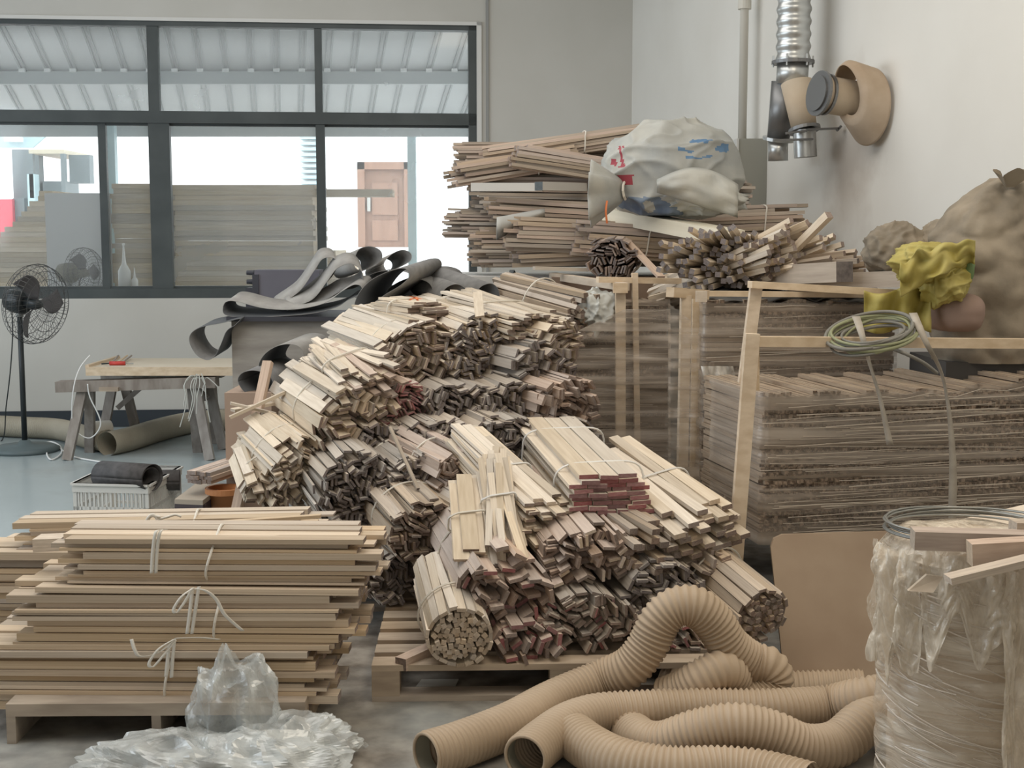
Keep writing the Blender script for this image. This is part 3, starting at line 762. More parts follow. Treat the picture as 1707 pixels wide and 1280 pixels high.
MB().tube(smooth_path([P(u, v, 4.8) for (u, v) in ((243, 872), (248, 862), (256, 858), (262, 866), (256, 873), (247, 868), (252, 860), (268, 862))], 5), .006, 6).build('loop', 'string', b, smooth=True)
MB().tube(smooth_path([P(u, v, 4.8) for (u, v) in ((262, 866), (278, 862), (292, 858), (302, 861))], 5), .005, 6).build('strand', 'string', b, smooth=True)
loose_stick('flat_lath', 'long thin pine strip lying slanted on top of the left stack', 'stick', P(175, 884, 4.7), P(535, 860, 4.75), .03, .012, 'pine', 'end_pale')
loose_stick('pine_block', 'square pine offcut between the top bundles at the left', 'stick', P(62, 905, 4.55), P(110, 903, 4.55), .09, .045, 'pine', 'end')

# ================================================================ wrapped stick stacks with wooden frames (right)
film_mat('stretch_film', (0.50, 0.43, 0.36), 0.04, 0.78, 2.0, (0.3, 0.3, 9), rough=0.28, gloss=0.35, bump=0.35)
mat('film_strand', (0.58, 0.51, 0.43), 0.3, spec=0.6)
mat('stick_ends', (0.13, 0.09, 0.065), 0.85, col2=(0.42, 0.32, 0.24), scale=60, detail=2, spec=0.15, lo=0.4, hi=0.6)
mat('stick_sides', (0.34, 0.26, 0.19), 0.85, col2=(0.44, 0.35, 0.26), scale=8, stretch=(1, 1, 12), spec=0.15)
def wrapped_stack(label, c0, ang, W, D, z0, htop, sw, seed, bands, strands=26):
    """c0: front-left corner at floor; ang: turn of the front face; htop(s): height of the sticks along the front, 0..1"""
    rn = random.Random(seed); A = math.radians(ang)
    X, Yv = Vector((math.cos(A), math.sin(A), 0)), Vector((-math.sin(A), math.cos(A), 0))
    M = Matrix.Translation(Vector((c0.x, c0.y, 0))) @ Matrix((X, Yv, Vector((0, 0, 1)))).transposed().to_4x4()
    r_ = thing('wrapped_stack', label, 'wood stack', M @ Vector((W / 2, D / 2, 0)))
    b = MB()
    z = z0
    while z < 1.6:
        x = rn.uniform(0, .01)
        cross = any(p < z < q for p, q in bands)
        if cross:
            if z < htop(.5): b.mi = 1; b.box(0, W, rn.uniform(.02, .05), D, z, z + sw * .8, M)
        else:
            while x < W - sw:
                if z < htop(x / W):
                    d = rn.uniform(0, .045); j = rn.uniform(-.2, .2) * sw
                    b.mi = 0
                    b.box(x, x + sw * .9, d, D - rn.uniform(0, .03), z + j, z + j + sw * .85, M); b.m[-6:] = [1, 1, 0, 1, 0, 1]
                x += sw
        z += sw * .95
    o = b.build('stick_mass', ['stick_ends', 'stick_sides'], r_); o['kind'] = 'stuff'
    # film: front, wrapped round the left side
    def film(s, t):
        tot = W + D * .8; q = s * tot
        zt = htop(max(0, (q - D * .8) / W)) + .02
        z_ = z0 - .01 + t * (zt - z0 + .01)
        wv = .012 * noise.noise(Vector((q * 2.0, z_ * 22, seed))) + .012 * noise.noise(Vector((q * 3, z_ * 6, seed + 9)))
        if q < D * .8: return M @ Vector((-.012 + wv, D * .8 - q, z_))
        return M @ Vector((q - D * .8, -.014 + wv, z_))
    g = MB(); g.grid(110, 50, film); g.build('film', 'stretch_film', r_, smooth=True)
    # twisted film ropes: too many and thin to count
    st = MB()
    for k in range(strands * 2):
        z_ = z0 + (htop(.5) - z0) * rn.random(); sl = rn.uniform(-.04, .05); x0_ = rn.uniform(-.02, .3) * W; x1_ = min(W, x0_ + rn.uniform(.3, 1) * W)
        pts = []
        for j in range(9):
            x = x0_ + (x1_ - x0_) * j / 8
            zz = min(z_ + sl * (x / W) * W + .0015 * math.sin(j * .7 + k), htop(x / W))
            pts.append(M @ Vector((x, -.026 - .003 * math.sin(j * 2.1), zz)))
        st.tube(pts, rn.uniform(.0008, .0024), 4)
    o = st.build('film_strands', 'film_strand', r_); o['kind'] = 'stuff'
    return r_, M
def wframe(label, members, name='stack_frame'):
    """members: (part name, point a, point b, width, thickness[, up])"""
    lo = min(members, key=lambda m: min(m[1].z, m[2].z)); q = lo[1] if lo[1].z < lo[2].z else lo[2]
    r_ = thing(name, label, 'wood frame', q)
    for m in members:
        MB().beam(m[1], m[2], m[3], m[4], *(m[5:6])).build(m[0], 'board', r_)
    return r_
def on_floor(p, q):                              # extend the line q->p down to the floor
    d = p - q; k = (0 - q.z) / d.z; return q + d * k

# front stack
c3 = G(1272, 1065); c3 = Vector((P(1270, 800, 5.3).x, 5.3, 0))
def h3(s):
    return 1.02 - .02 * s + .10 * max(0, s - .55) ** 1.0 * 1.6 + .012 * math.sin(s * 40)
wrapped_stack('large film-wrapped stack of thin brown sticks behind the brown board', c3, 11, 1.42, .75, .42, h3, .019, 5, ((.545, .575), (.66, .68), (.79, .81)), 34)
fp_t, fp_b = P(1254, 556, 5.2), P(1232, 850, 5.2)
fp0 = on_floor(fp_b, fp_t)
rl, rr = P(1262, 569, 5.2), P(1760, 573, 5.45)
wframe('pale wooden frame round the front of the large wrapped stack', [
    ('post', fp0, fp_t, .045, .055, (1, 0, 0)), ('rail', rl, rr, .045, .04), ('post', Vector((rr.x, rr.y + .03, 0)), rr + Vector((0, .03, .02)), .05, .05, (1, 0, 0)),
    ('cleat', P(1258, 560, 5.24), P(1258, 650, 5.24), .05, .03, (1, 0, 0)), ('side_rail', fp0 + Vector((0, .02, .3)), fp0 + Vector((-.15, .8, .3)), .04, .04)])
bp_t, bp_b = P(1260, 480, 5.75), P(1250, 560, 5.75); bp0 = on_floor(bp_b, bp_t)
l2, r2 = P(1250, 474, 5.72), P(1560, 492, 5.86); r3 = P(1745, 488, 5.95)
wframe('taller wooden frame behind the large wrapped stack carrying the yellow sack', [
    ('post', bp0, bp_t, .045, .05, (1, 0, 0)), ('rail', l2, r2, .06, .03), ('rail', r2 - Vector((.02, 0, 0.008)), r3, .06, .026),
    ('post', Vector((P(1690, 500, 5.92).x, 5.92, 0)), P(1690, 494, 5.92), .06, .045, (1, 0, 0))])
# second stack
c2 = Vector((P(1172, 700, 6.35).x, 6.35, 0))
wrapped_stack('film-wrapped stick stack in the middle, between the two frame posts', c2, 4, .95, .45, .2, lambda s: 1.34 + .01 * math.sin(s * 30), .024, 8, ((.3, .5), (.62, .75), (.9, .98), (1.05, 1.19)), 26)
q0 = P(1147, 487, 6.1)
p2a, p2b = P(1143, 492, 6.12), P(1138, 740, 6.12)
p2d = P(1163, 492, 6.45)
wframe('wooden frame with a doubled corner post at the middle wrapped stack', [
    ('post', on_floor(p2b, p2a), p2a, .075, .045, (1, 0, 0)), ('post', Vector((p2d.x, p2d.y, 0)), p2d, .04, .05, (1, 0, 0)),
    ('rail', P(1117, 487, 6.05), P(1176, 491, 6.2), .05, .045), ('rail', P(1158, 489, 6.3), P(1480, 492, 6.5), .05, .026),
    ('cleat', P(1160, 494, 6.05), P(1178, 494, 6.05), .04, .05)])
# third stack, left
c1 = Vector((P(1035, 700, 7.0).x, 7.0, 0))
wrapped_stack('film-wrapped stack behind the two tall posts, next to the lath pile', Vector((P(958, 700, 6.95).x, 6.95, 0)), 2, .50, .5, .3, lambda s: 1.12 + .20 * min(1, s * 2.2), .022, 11, ((.5, .62), (.75, .9), (1.0, 1.08)), 26)
a1, b1 = P(1034, 484, 6.8), P(1034, 735, 6.8)
a2, b2 = P(1058, 455, 6.9), P(1062, 735, 6.9)
wframe('wooden frame with two tall posts at the left wrapped stack', [
    ('post', on_floor(b1, a1), a1, .07, .05, (1, 0, 0)), ('post', on_floor(b2, a2), a2, .06, .03, (1, 0, 0)),
    ('rail', P(922, 460, 7.9), P(1042, 478, 6.78), .05, .04), ('rail', P(996, 466, 6.86), P(1300, 472, 7.1), .05, .03),
    ('cleat', P(1022, 480, 6.74), P(1046, 480, 6.74), .05, .05)])

# film stretched round the posts of the left and middle stacks
def film_sheet(name, label, u0, u1, vt, vb, Y0, Y1, seed):
    def f(s, t):
        u = u0 + (u1 - u0) * s; v = vt(s) + (vb - vt(s)) * t
        q = P(u, v, Y0 + (Y1 - Y0) * s)
        return q + Vector((0, .012 * noise.noise(Vector((s * 2, q.z * 26, seed))) + .02 * noise.noise(Vector((s * 3, q.z * 5, seed))), 0))
    g = MB(); g.grid(30, 70, f); return tag(g.build(name, 'stretch_film', smooth=True), label, 'film')
film_sheet('film_wrap', 'streaky clear film stretched across the two tall posts', 945, 1118, lambda s: 560 - 45 * min(1, s * 1.8), 790, 6.72, 6.70, 5)
film_sheet('film_wrap', 'white streaked film wound round the doubled corner post', 1114, 1166, lambda s: 505 + 40 * s, 860, 6.06, 6.05, 7)
mat('tarp_dark', (0.075, 0.075, 0.075), 0.7, col2=(0.12, 0.115, 0.105), scale=5, bump=.3)
g = MB(); g.grid(60, 24, lambda s, t: Vector((P(1165, 500, 6.5).x + 1.0 * s, 6.42 + .5 * t, 1.352 + .05 * abs(noise.noise(Vector((s * 9, t * 4, 3)))) + .035 * math.sin(t * math.pi))))
o = g.build('dark_tarp', 'tarp_dark', smooth=True); o.modifiers.new('solid', 'SOLIDIFY').thickness = .006
tag(o, 'dark crumpled tarp lying on the middle wrapped stack under the sticks', 'tarp')
# torn film hanging on the middle stack
film_mat('torn_film', (0.80, 0.76, 0.69), 0.6, 0.95, 4.0, (8, 8, 3), rough=0.3, gloss=0.4)
def drape(u0, v0, u1, v1, Y, seed, skew=.0, ragged=.35):
    def f(s, t):
        u = u0 + (u1 - u0) * s + skew * t * 60
        n_ = noise.noise(Vector((s * 4, t * 3, seed)))
        vb = v1 - (v1 - v0) * ragged * (0.5 + 0.5 * noise.noise(Vector((s * 6, 1.5, seed + 3)))) * 1.6
        q = P(u, v0 + (vb - v0) * t, Y)
        return q + Vector((0, -.05 * abs(n_) - .03 * math.sin(s * 9 + seed) * t, .0)) + Vector((.02 * n_ * t, 0, 0))
    return f
g = MB(); g.grid(26, 22, drape(1168, 610, 1222, 760, 6.25, 3, .3)); tag(g.build('torn_film', 'torn_film', smooth=True), 'torn rag of plastic film hanging on the middle wrapped stack', 'film')

# cardboard-coloured board leaning in front of the large stack
mat('hardboard', (0.30, 0.22, 0.155), 0.7, col2=(0.37, 0.285, 0.205), scale=3, detail=6, spec=0.2)
h0, h1 = P(1283, 897, 5.12), P(1290, 1140, 4.84)
b = MB()
tl, bl = P(1283, 892, 5.10), G(1308, 1138); br_ = G(1740, 1118); tr_ = tl + (br_ - bl); e1, e2 = (tr_ - tl).normalized(), (bl - tl).normalized()
nrm = Vector((0, -.02, .004))
o8 = []
vs = []
for p in (bl, br_, tr_, tl + e1 * .05, tl + e1 * .015 + e2 * .015, tl + e2 * .05): vs.append(p)
n_ = len(vs); b.add(vs + [p + Vector((0, .018, 0)) for p in vs], [tuple(range(n_)), tuple(reversed(range(n_, 2 * n_)))] + [(i, n_ + i, n_ + (i + 1) % n_, (i + 1) % n_) for i in range(n_)])
tag(b.build('hardboard_sheet', 'hardboard'), 'plain brown hardboard sheet leaning on the large wrapped stack', 'board')

# straps and cable coil on the front stack
mat('strap', (0.34, 0.30, 0.245), 0.6, col2=(0.42, 0.375, 0.31), scale=20)
mat('cable', (0.27, 0.28, 0.16), 0.5); mat('cable_grey', (0.20, 0.19, 0.165), 0.5)
def strap(label, uvs, Y, wd):
    pts = smooth_path([P(u, v, Y + (d[0] if d else 0)) for (u, v, *d) in uvs], 6)
    b = MB(); b.ribbon(pts, [Vector((wd * (0.65 + .35 * math.cos(i * .22)), -.01, .002)) for i in range(len(pts))], .0015)
    return tag(b.build('webbing_strap', 'strap', smooth=True), label, 'strap')
strap('grey webbing strap end hanging free in front of the large stack', ((1420, 528, .05), (1432, 560, -.08), (1448, 610, -.09), (1463, 660, -.09), (1478, 742, -.09)), 5.25, .03)
strap('grey webbing strap running down the right of the large stack', ((1515, 522, .1), (1538, 570, -.03), (1566, 620, .02), (1578, 680, .04), (1582, 760, .04), (1581, 850, .04), (1584, 930, .04)), 5.25, .03)
cc = thing('cable_coil', 'loose coil of grey-green cable lying over the frame rail', 'cable', P(1460, 575, 5.3))
rn = random.Random(2)
for k in range(9):
    pts = []; ru, rv, du, dv, tl_ = rn.uniform(52, 74), rn.uniform(16, 30), rn.uniform(-8, 8), rn.uniform(-5, 8), rn.uniform(2, 14)
    for j in range(26):
        th = 2 * math.pi * j / 26
        u = 1456 + du + ru * math.cos(th); v = 555 + dv + rv * math.sin(th) - tl_ * math.cos(th)
        pts.append(P(u, v, 5.3 + .22 * -math.sin(th)))
    MB().tube(smooth_path(pts, 2, True), .006 if k % 3 else .008, 6, closed=True).build('loop', 'cable' if k % 2 else 'cable_grey', cc, smooth=True)
MB().tube(smooth_path([P(1470, 575, 5.2), P(1510, 590, 5.12), P(1540, 605, 5.14), P(1562, 622, 5.18)], 6), .008, 6).build('tail', 'cable_grey', cc, smooth=True)

# ================================================================ long lath bundles piled high in the back right
def lay(label, u, v, Y, Ln, a, b, w, t, seed, az=90, tilt=0, side='tan', end='end', sec='flat', jit=.06, **k):
    k.setdefault('loose', .012); k.setdefault('mix', ('pink', .35))
    return bundle(label, u, v, Y, az, tilt, Ln, a, px(b, Y), sec, w, t, side=side, end=end, metres=True, jit=jit, seed=seed, name='long_lath_bundle', part='lath', **k)
# left ends face the camera's left; the bundles run to the right and slightly back
BS = [
 ('topmost long lath bundle sloping up to the right', 812, 262, 8.55, 1.05, .13, 17, .05, .018, 92, 8, dict(ties=(.6,))),
 ('flat long lath bundle under the topmost one against the window edge', 770, 264, 8.8, 1.3, .16, 22, .055, .018, 93, 0, dict(ties=())),
 ('long laths pointing at the window with ends fanned down left', 758, 293, 8.35, .75, .12, 18, .045, .02, 82, 9, dict(ties=(.7,), flare=.1)),
 ('long lath bundle with a white string loop sloping down to the right', 862, 262, 8.25, .95, .13, 18, .045, .02, 80, -8, dict(ties=(.55,), tie_mat='string_white')),
 ('grey-ended long lath bundle in the middle of the high pile', 795, 328, 8.5, 1.7, .18, 36, .055, .02, 88, -1, dict(side='grey', ties=())),
 ('pinkish long lath bundle under the white square pole', 822, 350, 8.2, 1.2, .14, 18, .04, .02, 86, -3, dict(ties=(.6,))),
 ('short thick laths filling the gap below the sloping bundles', 790, 303, 8.7, 1.5, .16, 14, .05, .022, 89, 0, dict(side='grey', ties=())),
 ('thin grey laths poking out left over the window', 762, 372, 8.5, 1.5, .16, 22, .03, .014, 86, -1, dict(side='grey', jit=.1, ties=())),
 ('long brown lath bundle in front with blunt square ends', 855, 392, 7.9, 1.25, .15, 26, .042, .024, 88, -2, dict(ties=(.5,), flare=.08)),
 ('thin-lath bundle at the left bottom of the high pile', 800, 412, 8.35, 1.5, .17, 32, .03, .018, 86, 0, dict(side='tan', ties=(.5,), jit=.08)),
 ('long brown lath bundle below, at the front foot of the high pile', 868, 425, 7.95, 1.25, .16, 20, .045, .026, 86, 2, dict(side='tan', ties=(.5,), jit=.07)),
 ('long reddish laths running right under the white beam', 968, 398, 7.75, 1.25, .13, 28, .04, .022, 85, -4, dict(ties=(.3,))),
 ('ragged long laths with ends on the right beside the grey cabinet', 1000, 380, 8.25, 1.25, .14, 26, .05, .022, 92, 2, dict(jit=.09, ties=(.8,), Lvar=.15)),
]
for k, (lab, u, v, Y, Ln, a, b_, w_, t_, az, tl_, kw) in enumerate(BS):
    lay(lab, u, v, Y, Ln, a, b_, w_, t_, 60 + k, az, tl_, **kw)
bundle('dark lath bundle with pinkish ends facing the camera over the tall posts', 1022, 432, 7.35, 8, 2, .8, 42, 34, 'parquet', .05, .012, side='pink', end='end_grey', seed=81, endmix=('end', .4), name='long_lath_bundle')
# square sticks fanned towards the camera
bundle('sheaf of square sticks with grey ends fanning left on the middle stack', 1200, 432, 6.55, 20, -4, .95, 78, 42, 'square', .027, .027, side='pale', end='end_grey', seed=82, flare=1.1, jit=.07, ties=(.32,), loose=.06, name='square_stick_bundle', part='square_stick')
bundle('sheaf of square sticks pointing up right on the middle stack', 1330, 422, 6.6, -38, -15, .85, 86, 36, 'square', .028, .028, side='pale', end='end', seed=83, flare=.5, jit=.10, loose=.09, ties=(), name='square_stick_bundle', part='square_stick')
bundle('low pile of thin brown sticks left of the tied canvas sack', 1420, 440, 6.5, -48, -6, .6, 42, 20, 'square', .026, .026, side='tan', end='end', seed=84, flare=.2, jit=.08, loose=.06, ties=(), name='square_stick_bundle', part='square_stick')
loose_stick('square_stick', 'single square stick jutting steeply above the fanned sticks', 'stick', P(1320, 420, 6.6), P(1382, 358, 6.4), .04, .035, 'pale', 'end')
loose_stick('thick_beam', 'thick square beam with a grey end on the middle stack', 'beam', P(1225, 462, 6.9), P(1408, 453, 6.15), .1, .095, 'tan', 'end_grey')
loose_stick('thick_beam', 'second thick beam ending beside the yellow sack', 'beam', P(1330, 470, 6.6), P(1532, 464, 6.0), .10, .075, 'tan', 'end')
loose_stick('thin_lath', 'thin brown lath sloping down beside the dark lath bundle', 'stick', P(1102, 462, 7.1), P(1045, 402, 7.5), .045, .012, 'pink', 'end')
mat('cream', (0.70, 0.65, 0.52), 0.7, col2=(0.76, 0.71, 0.58), scale=2)
loose_stick('white_beam', 'wide pale cream beam lying under the white woven sack', 'beam', P(1222, 396, 7.1), P(1022, 358, 8.0), .16, .08, 'cream', 'cream')
mat('white_tube', (0.62, 0.60, 0.56), 0.5)
loose_stick('square_pole', 'white square pole with a dark end lying on the high pile', 'pole', P(786, 312, 8.05), P(905, 312, 8.0), .06, .05, 'white_tube', 'end_grey')
loose_stick('square_pole', 'dark-ended square stick beside the white pole', 'pole', P(898, 310, 7.95), P(972, 312, 8.3), .06, .05, 'white_tube', 'frame_grey')
loose_stick('thin_lath', 'pale lath lying along the bottom of the high pile', 'stick', P(890, 447, 7.6), P(990, 450, 7.7), .05, .02, 'pale', 'end_pale')
# support under the high pile: pale cabinets standing on the floor
mat('melamine', (0.66, 0.65, 0.62), 0.6); mat('brown_box', (0.40, 0.29, 0.22), 0.7)
b = MB(); q0, q1 = P(752, 458, 8.05), P(915, 458, 8.05); b.box(q0.x, q1.x + .9, 8.05, 9.2, 0, q0.z - .01)
tag(b.build('cabinet_body', 'melamine'), 'pale melamine cabinet carrying the high lath pile', 'cabinet')
x0, x1, z0, z1 = rect(920, 462, 940, 520, 7.7); tag(MB().box(x0, x1 + .6, 7.7, 8.0, .4, z1).build('carton', 'brown_box'), 'brown carton end standing left of the tall posts', 'box')
loose_stick('metal_rod', 'dark rod leaning on the pale cabinet', 'rod', P(835, 520, 7.8), P(855, 452, 7.95), .03, .03, 'frame_grey', 'frame_grey')
loose_stick('metal_rod', 'shorter grey-green strip leaning on the pale cabinet', 'rod', P(862, 510, 7.8), P(870, 466, 7.95), .03, .02, 'steel_beam', 'steel_beam')
# bent grey sheet on the high pile
g = MB(); g.grid(9, 10, lambda s, t: P(828 + 80 * t + 0, 362 - 15 * t + (38 - 24 * t) * s, 7.85 + .15 * t) + Vector((0, -.05 * math.sin(s * math.pi), 0)))
mat('sheet_grey', (0.40, 0.39, 0.36), 0.7); o = g.build('abrasive_sheet', 'sheet_grey', smooth=True)
tag(o, 'curled grey abrasive sheet stuck between the long laths', 'sheet')
o.modifiers.new('solid', 'SOLIDIFY').thickness = .003

# ================================================================ sacks
mat('woven_white', (0.33, 0.34, 0.33), 0.6, col2=(0.50, 0.49, 0.44), scale=4, detail=8, bump=0.5)
mat('woven_blue', (0.10, 0.14, 0.22), 0.6, col2=(0.22, 0.27, 0.33), scale=7)
mat('sack_tan', (0.21, 0.18, 0.14), 0.9, col2=(0.36, 0.305, 0.235), scale=5, detail=8, bump=0.6, spec=0.05)
mat('sack_yellow', (0.34, 0.28, 0.06), 0.6, col2=(0.47, 0.40, 0.13), scale=6, bump=0.2)
mat('sack_green', (0.16, 0.24, 0.10), 0.6); mat('print_red', (0.35, 0.06, 0.08), 0.6); mat('print_blue', (0.12, 0.22, 0.36), 0.6)
def blob(c, rx, ry, rz, seed, amp=.1, freq=2.0, e=2.4, nu=56, nv=36, fold=.0, foldf=9, flat=.0, lean=(0, 0), mfun=None, b=None):
    """cloth-like lump: superellipsoid with noise and pleats"""
    b = b or MB()
    def f(s, t):
        a = 2 * math.pi * s; th = math.pi * t
        d = Vector((math.sin(th) * math.cos(a), math.sin(th) * math.sin(a), -math.cos(th)))
        n_ = (abs(d.x) ** e + abs(d.y) ** e + abs(d.z) ** e) ** (-1 / e); d = d * n_
        r = 1 + amp * noise.noise(d * freq + Vector((seed * 3.1, seed, 0))) + amp * .5 * noise.noise(d * freq * 2.7 + Vector((seed, 0, 5)))
        wp = noise.noise_vector(d * 1.1 + Vector((seed, 3, 1))) * .35
        cr = 1 - abs(noise.noise((d + wp) * freq * .85 + Vector((0, seed * 2, 3)))) * 2.6
        c2_ = 1 - abs(noise.noise((d + wp) * freq * 1.5 + Vector((7, seed * 2, 3)))) * 2.4
        r += fold * (max(0, cr) ** 3 * .8 + max(0, c2_) ** 3 * .4 - .3)
        q = Vector((d.x * rx, d.y * ry, d.z * rz)) * r
        q.x += lean[0] * (d.z + 1); q.y += lean[1] * (d.z + 1)
        if flat and q.z < -rz * flat: q.z = -rz * flat + (q.z + rz * flat) * .1
        return Vector(c) + q
    b.grid(nu, nv, f, closed=True)
    return b
# white woven sack
wsk = thing('woven_sack', 'big white woven sack with red and blue print on top of the high pile', 'sack', P(1110, 362, 7.6))
SY = 7.65
o = blob(P(1118, 288, SY), px(112, SY), .26, px(82, SY), 4, .07, 1.3, 2.2, fold=.13, flat=.85, nu=170, nv=110).build('body', ['woven_white', 'print_red', 'print_blue', 'woven_blue'], wsk, smooth=True)
me = o.data
for p_ in me.polygons:                            # flat print on the cloth: red label at the left, blue panels at the front and along the base
    c = p_.center
    if c.y < 0.0 + .02:
        n_ = noise.noise(Vector((c.x * 9, c.z * 9, 1)))
        x_ = c.x / px(112, SY); z_ = (c.z) / px(82, SY)
        if (-.82 < x_ < -.62 and .95 < z_ < 1.4 and noise.noise(Vector((c.x * 70, c.z * 12, 3))) > .1) or (-.72 < x_ < -.52 and .62 < z_ < .82): p_.material_index = 1
        elif z_ < .38 and x_ > -.75 and n_ > -.35: p_.material_index = 3
        elif .1 < x_ < .85 and 1.12 < z_ < 1.5 and noise.noise(Vector((c.x * 8, c.z * 30, 2))) > .12: p_.material_index = 2
blob(P(1168, 330, SY - .12), px(72, SY), .2, px(30, SY), 9, .15, 1.5, 2.0, fold=.25, nu=90, nv=60, lean=(-.02, 0)).build('folded_end', 'woven_white', wsk, smooth=True)
fl_ = MB(); fl_.grid(22, 12, lambda s, t: P(1095 + 135 * s, 300 + (20 + 30 * s) * t + 12 * s - 26 * math.sin(s * 3) * (1 - t), SY - .32 - .06 * math.sin(t * 3.1) - .03 * noise.noise(Vector((s * 5, t * 4, 2)))))
o = fl_.build('flap', 'woven_white', wsk, smooth=True); o.modifiers.new('solid', 'SOLIDIFY').thickness = .004
mo = MB()
mc, mq = P(1040, 318, SY - .15), P(984, 318, SY - .25)
def mouth(s, t):
    a = 2 * math.pi * s; ax = (mq - mc); L_ = ax.length
    r = (.03 + .095 * t ** .7) * (1 + .25 * math.sin(5 * a + 1) * t)
    return mc + ax * t + Vector((.02 * math.cos(a), math.cos(a) * r * .9, math.sin(a) * r * 1.25 - .02 * t))
mo.grid(36, 10, mouth, closed=True); o = mo.build('mouth', 'woven_white', wsk, smooth=True); o.modifiers.new('solid', 'SOLIDIFY').thickness = .004
blob(P(1003, 318, SY - .2), .05, .05, .07, 3, .2, 2, nu=20, nv=14).build('inner_liner', 'woven_blue', wsk, smooth=True)
MB().tube([P(1040 + 3 * math.sin(j), 318, SY - .15) + Vector((0, .04 * math.cos(j * .63), .05 * math.sin(j * .63))) for j in range(10)], .008, 6, closed=True).build('tie', 'string', wsk)
MB().tube(smooth_path([P(1012, 335, SY - .3), P(1010, 352, SY - .32), P(1012, 372, SY - .3)], 4), .006, 5).build('tie_end', 'orange', wsk)
# tall canvas sack right
tsk = thing('canvas_sack', 'tall brown canvas sack with a gathered top in the right corner', 'sack', P(1650, 545, 6.05))
TY = 6.02
o = MB()
prof = [(500, 88, 1640), (560, 92, 1645), (520, 90, 1645), (470, 95, 1640), (430, 92, 1645), (390, 78, 1640), (350, 62, 1650), (322, 46, 1668), (305, 34, 1678), (298, 22, 1680)]
prof = [(600, 92, 1648), (560, 94, 1648), (515, 92, 1648), (470, 96, 1645), (430, 96, 1645), (390, 88, 1642), (355, 70, 1650), (326, 52, 1664), (308, 36, 1676), (297, 24, 1680)]
def tall(s, t):
    k = t * (len(prof) - 1); i = min(int(k), len(prof) - 2); f_ = k - i
    v_ = prof[i][0] + (prof[i+1][0] - prof[i][0]) * f_; r = prof[i][1] + (prof[i+1][1] - prof[i][1]) * f_; u_ = prof[i][2] + (prof[i+1][2] - prof[i][2]) * f_
    c = P(u_, v_, TY); R_ = px(r, TY); a = 2 * math.pi * s
    pl = 1 + .16 * math.sin(6 * a + 3 * t) * max(0, t - .35) * 1.4 + .10 * (abs(noise.noise(Vector((math.cos(a) * 1.6 + t * 2, math.sin(a) * 1.6, t * 9)))) * 2 - .5) + .05 * noise.noise(Vector((math.cos(a) * 4, math.sin(a) * 4, t * 16)))
    return c + Vector((math.cos(a) * R_ * pl, math.sin(a) * R_ * .82 * pl, 0))
o.grid(120, 100, tall, closed=True).build('body', 'sack_tan', tsk, smooth=True)
tp = MB(); tc_ = P(1683, 312, TY - .12)
tp.grid(30, 8, lambda s, t: tc_ + Vector((math.cos(2*math.pi*s) * (.02 + .05 * t) * (1 + .25 * math.sin(10*math.pi*s) * t), -.03 * t + math.sin(2*math.pi*s) * (.02 + .045 * t), .06 * t + .02 * math.sin(2*math.pi*s*3) * t)), closed=True)
tp.build('gathered_neck', 'sack_tan', tsk, smooth=True)
stand = MB().box(P(1562, 560, 6.0).x, P(1745, 560, 6.0).x, 5.86, 6.4, 0, P(1650, 598, 6.02).z)
mat('dark_box', (0.09, 0.085, 0.08), 0.7)
tag(stand.build('dark_crate', 'dark_box'), 'dark crate under the tall canvas sack', 'crate')
msk = thing('canvas_sack', 'small tied canvas sack left of the tall canvas sack', 'sack', P(1500, 440, 6.2))
blob(P(1498, 418, 6.2), px(52, 6.2), .15, px(44, 6.2), 21, .12, 1.6, 2.2, fold=.14, nu=90, nv=60, lean=(-.01, 0)).build('body', 'sack_tan', msk, smooth=True)
# shoulder fold leaning between both sacks
blob(P(1565, 405, 6.15), px(48, 6.1), .12, px(42, 6.1), 23, .12, 1.5, 2.0, fold=.12, nu=90, nv=60, lean=(.03, 0)).build('shoulder', 'sack_tan', msk, smooth=True)
ysk = thing('yellow_sack', 'crumpled yellow woven sack draped over the frame rail', 'sack', P(1540, 540, 5.75))
YY = 5.72
blob(P(1552, 440, YY), px(62, YY), .14, px(34, YY), 31, .15, 1.5, 2.3, fold=.2, nu=110, nv=70).build('body', 'sack_yellow', ysk, smooth=True)
blob(P(1575, 470, YY - .05), px(40, YY), .10, px(38, YY), 33, .15, 1.7, 2.0, fold=.24, nu=100, nv=64).build('crumple', 'sack_yellow', ysk, smooth=True)
g = MB(); g.grid(26, 16, lambda s, t: P(1440 + 112 * s, 484 + 66 * t + 6 * math.sin(s * 7), YY - .03 + .035 * math.sin(s * 16 + 2 * t) + .03 * noise.noise(Vector((s * 4, t * 3, 8)))))
o = g.build('hanging_part', 'sack_yellow', ysk, smooth=True); o.modifiers.new('solid', 'SOLIDIFY').thickness = .003
g = MB(); g.grid(48, 16, lambda s, t: P(1500 + 125 * s, 436 - 28 * math.sin(s * 1.8) + 40 * t - 8 * s + 20 * (1 - s) * t, YY - .17 + .03 * math.sin(s * 9) * t - .05 * noise.noise(Vector((s * 5, t * 3, 4)))) + Vector((0, 0, .03 * noise.noise(Vector((s * 6, t * 2, 9))))))
o = g.build('flap', 'sack_yellow', ysk, smooth=True); o.modifiers.new('solid', 'SOLIDIFY').thickness = .003
blob(P(1612, 445, YY - .08), px(10, YY), .05, px(24, YY), 36, .3, 2, nu=20, nv=14).build('green_lining', 'sack_green', ysk, smooth=True)
mat('roll_brown', (0.30, 0.21, 0.17), 0.8)
rr_ = blob(P(1590, 520, 5.8), px(42, 5.8), .16, px(32, 5.8), 40, .05, 1.2, 3.2, nu=36, nv=24)
tag(rr_.build('brown_sack', 'roll_brown', smooth=True), 'smooth brown sack end behind the yellow sack', 'sack')
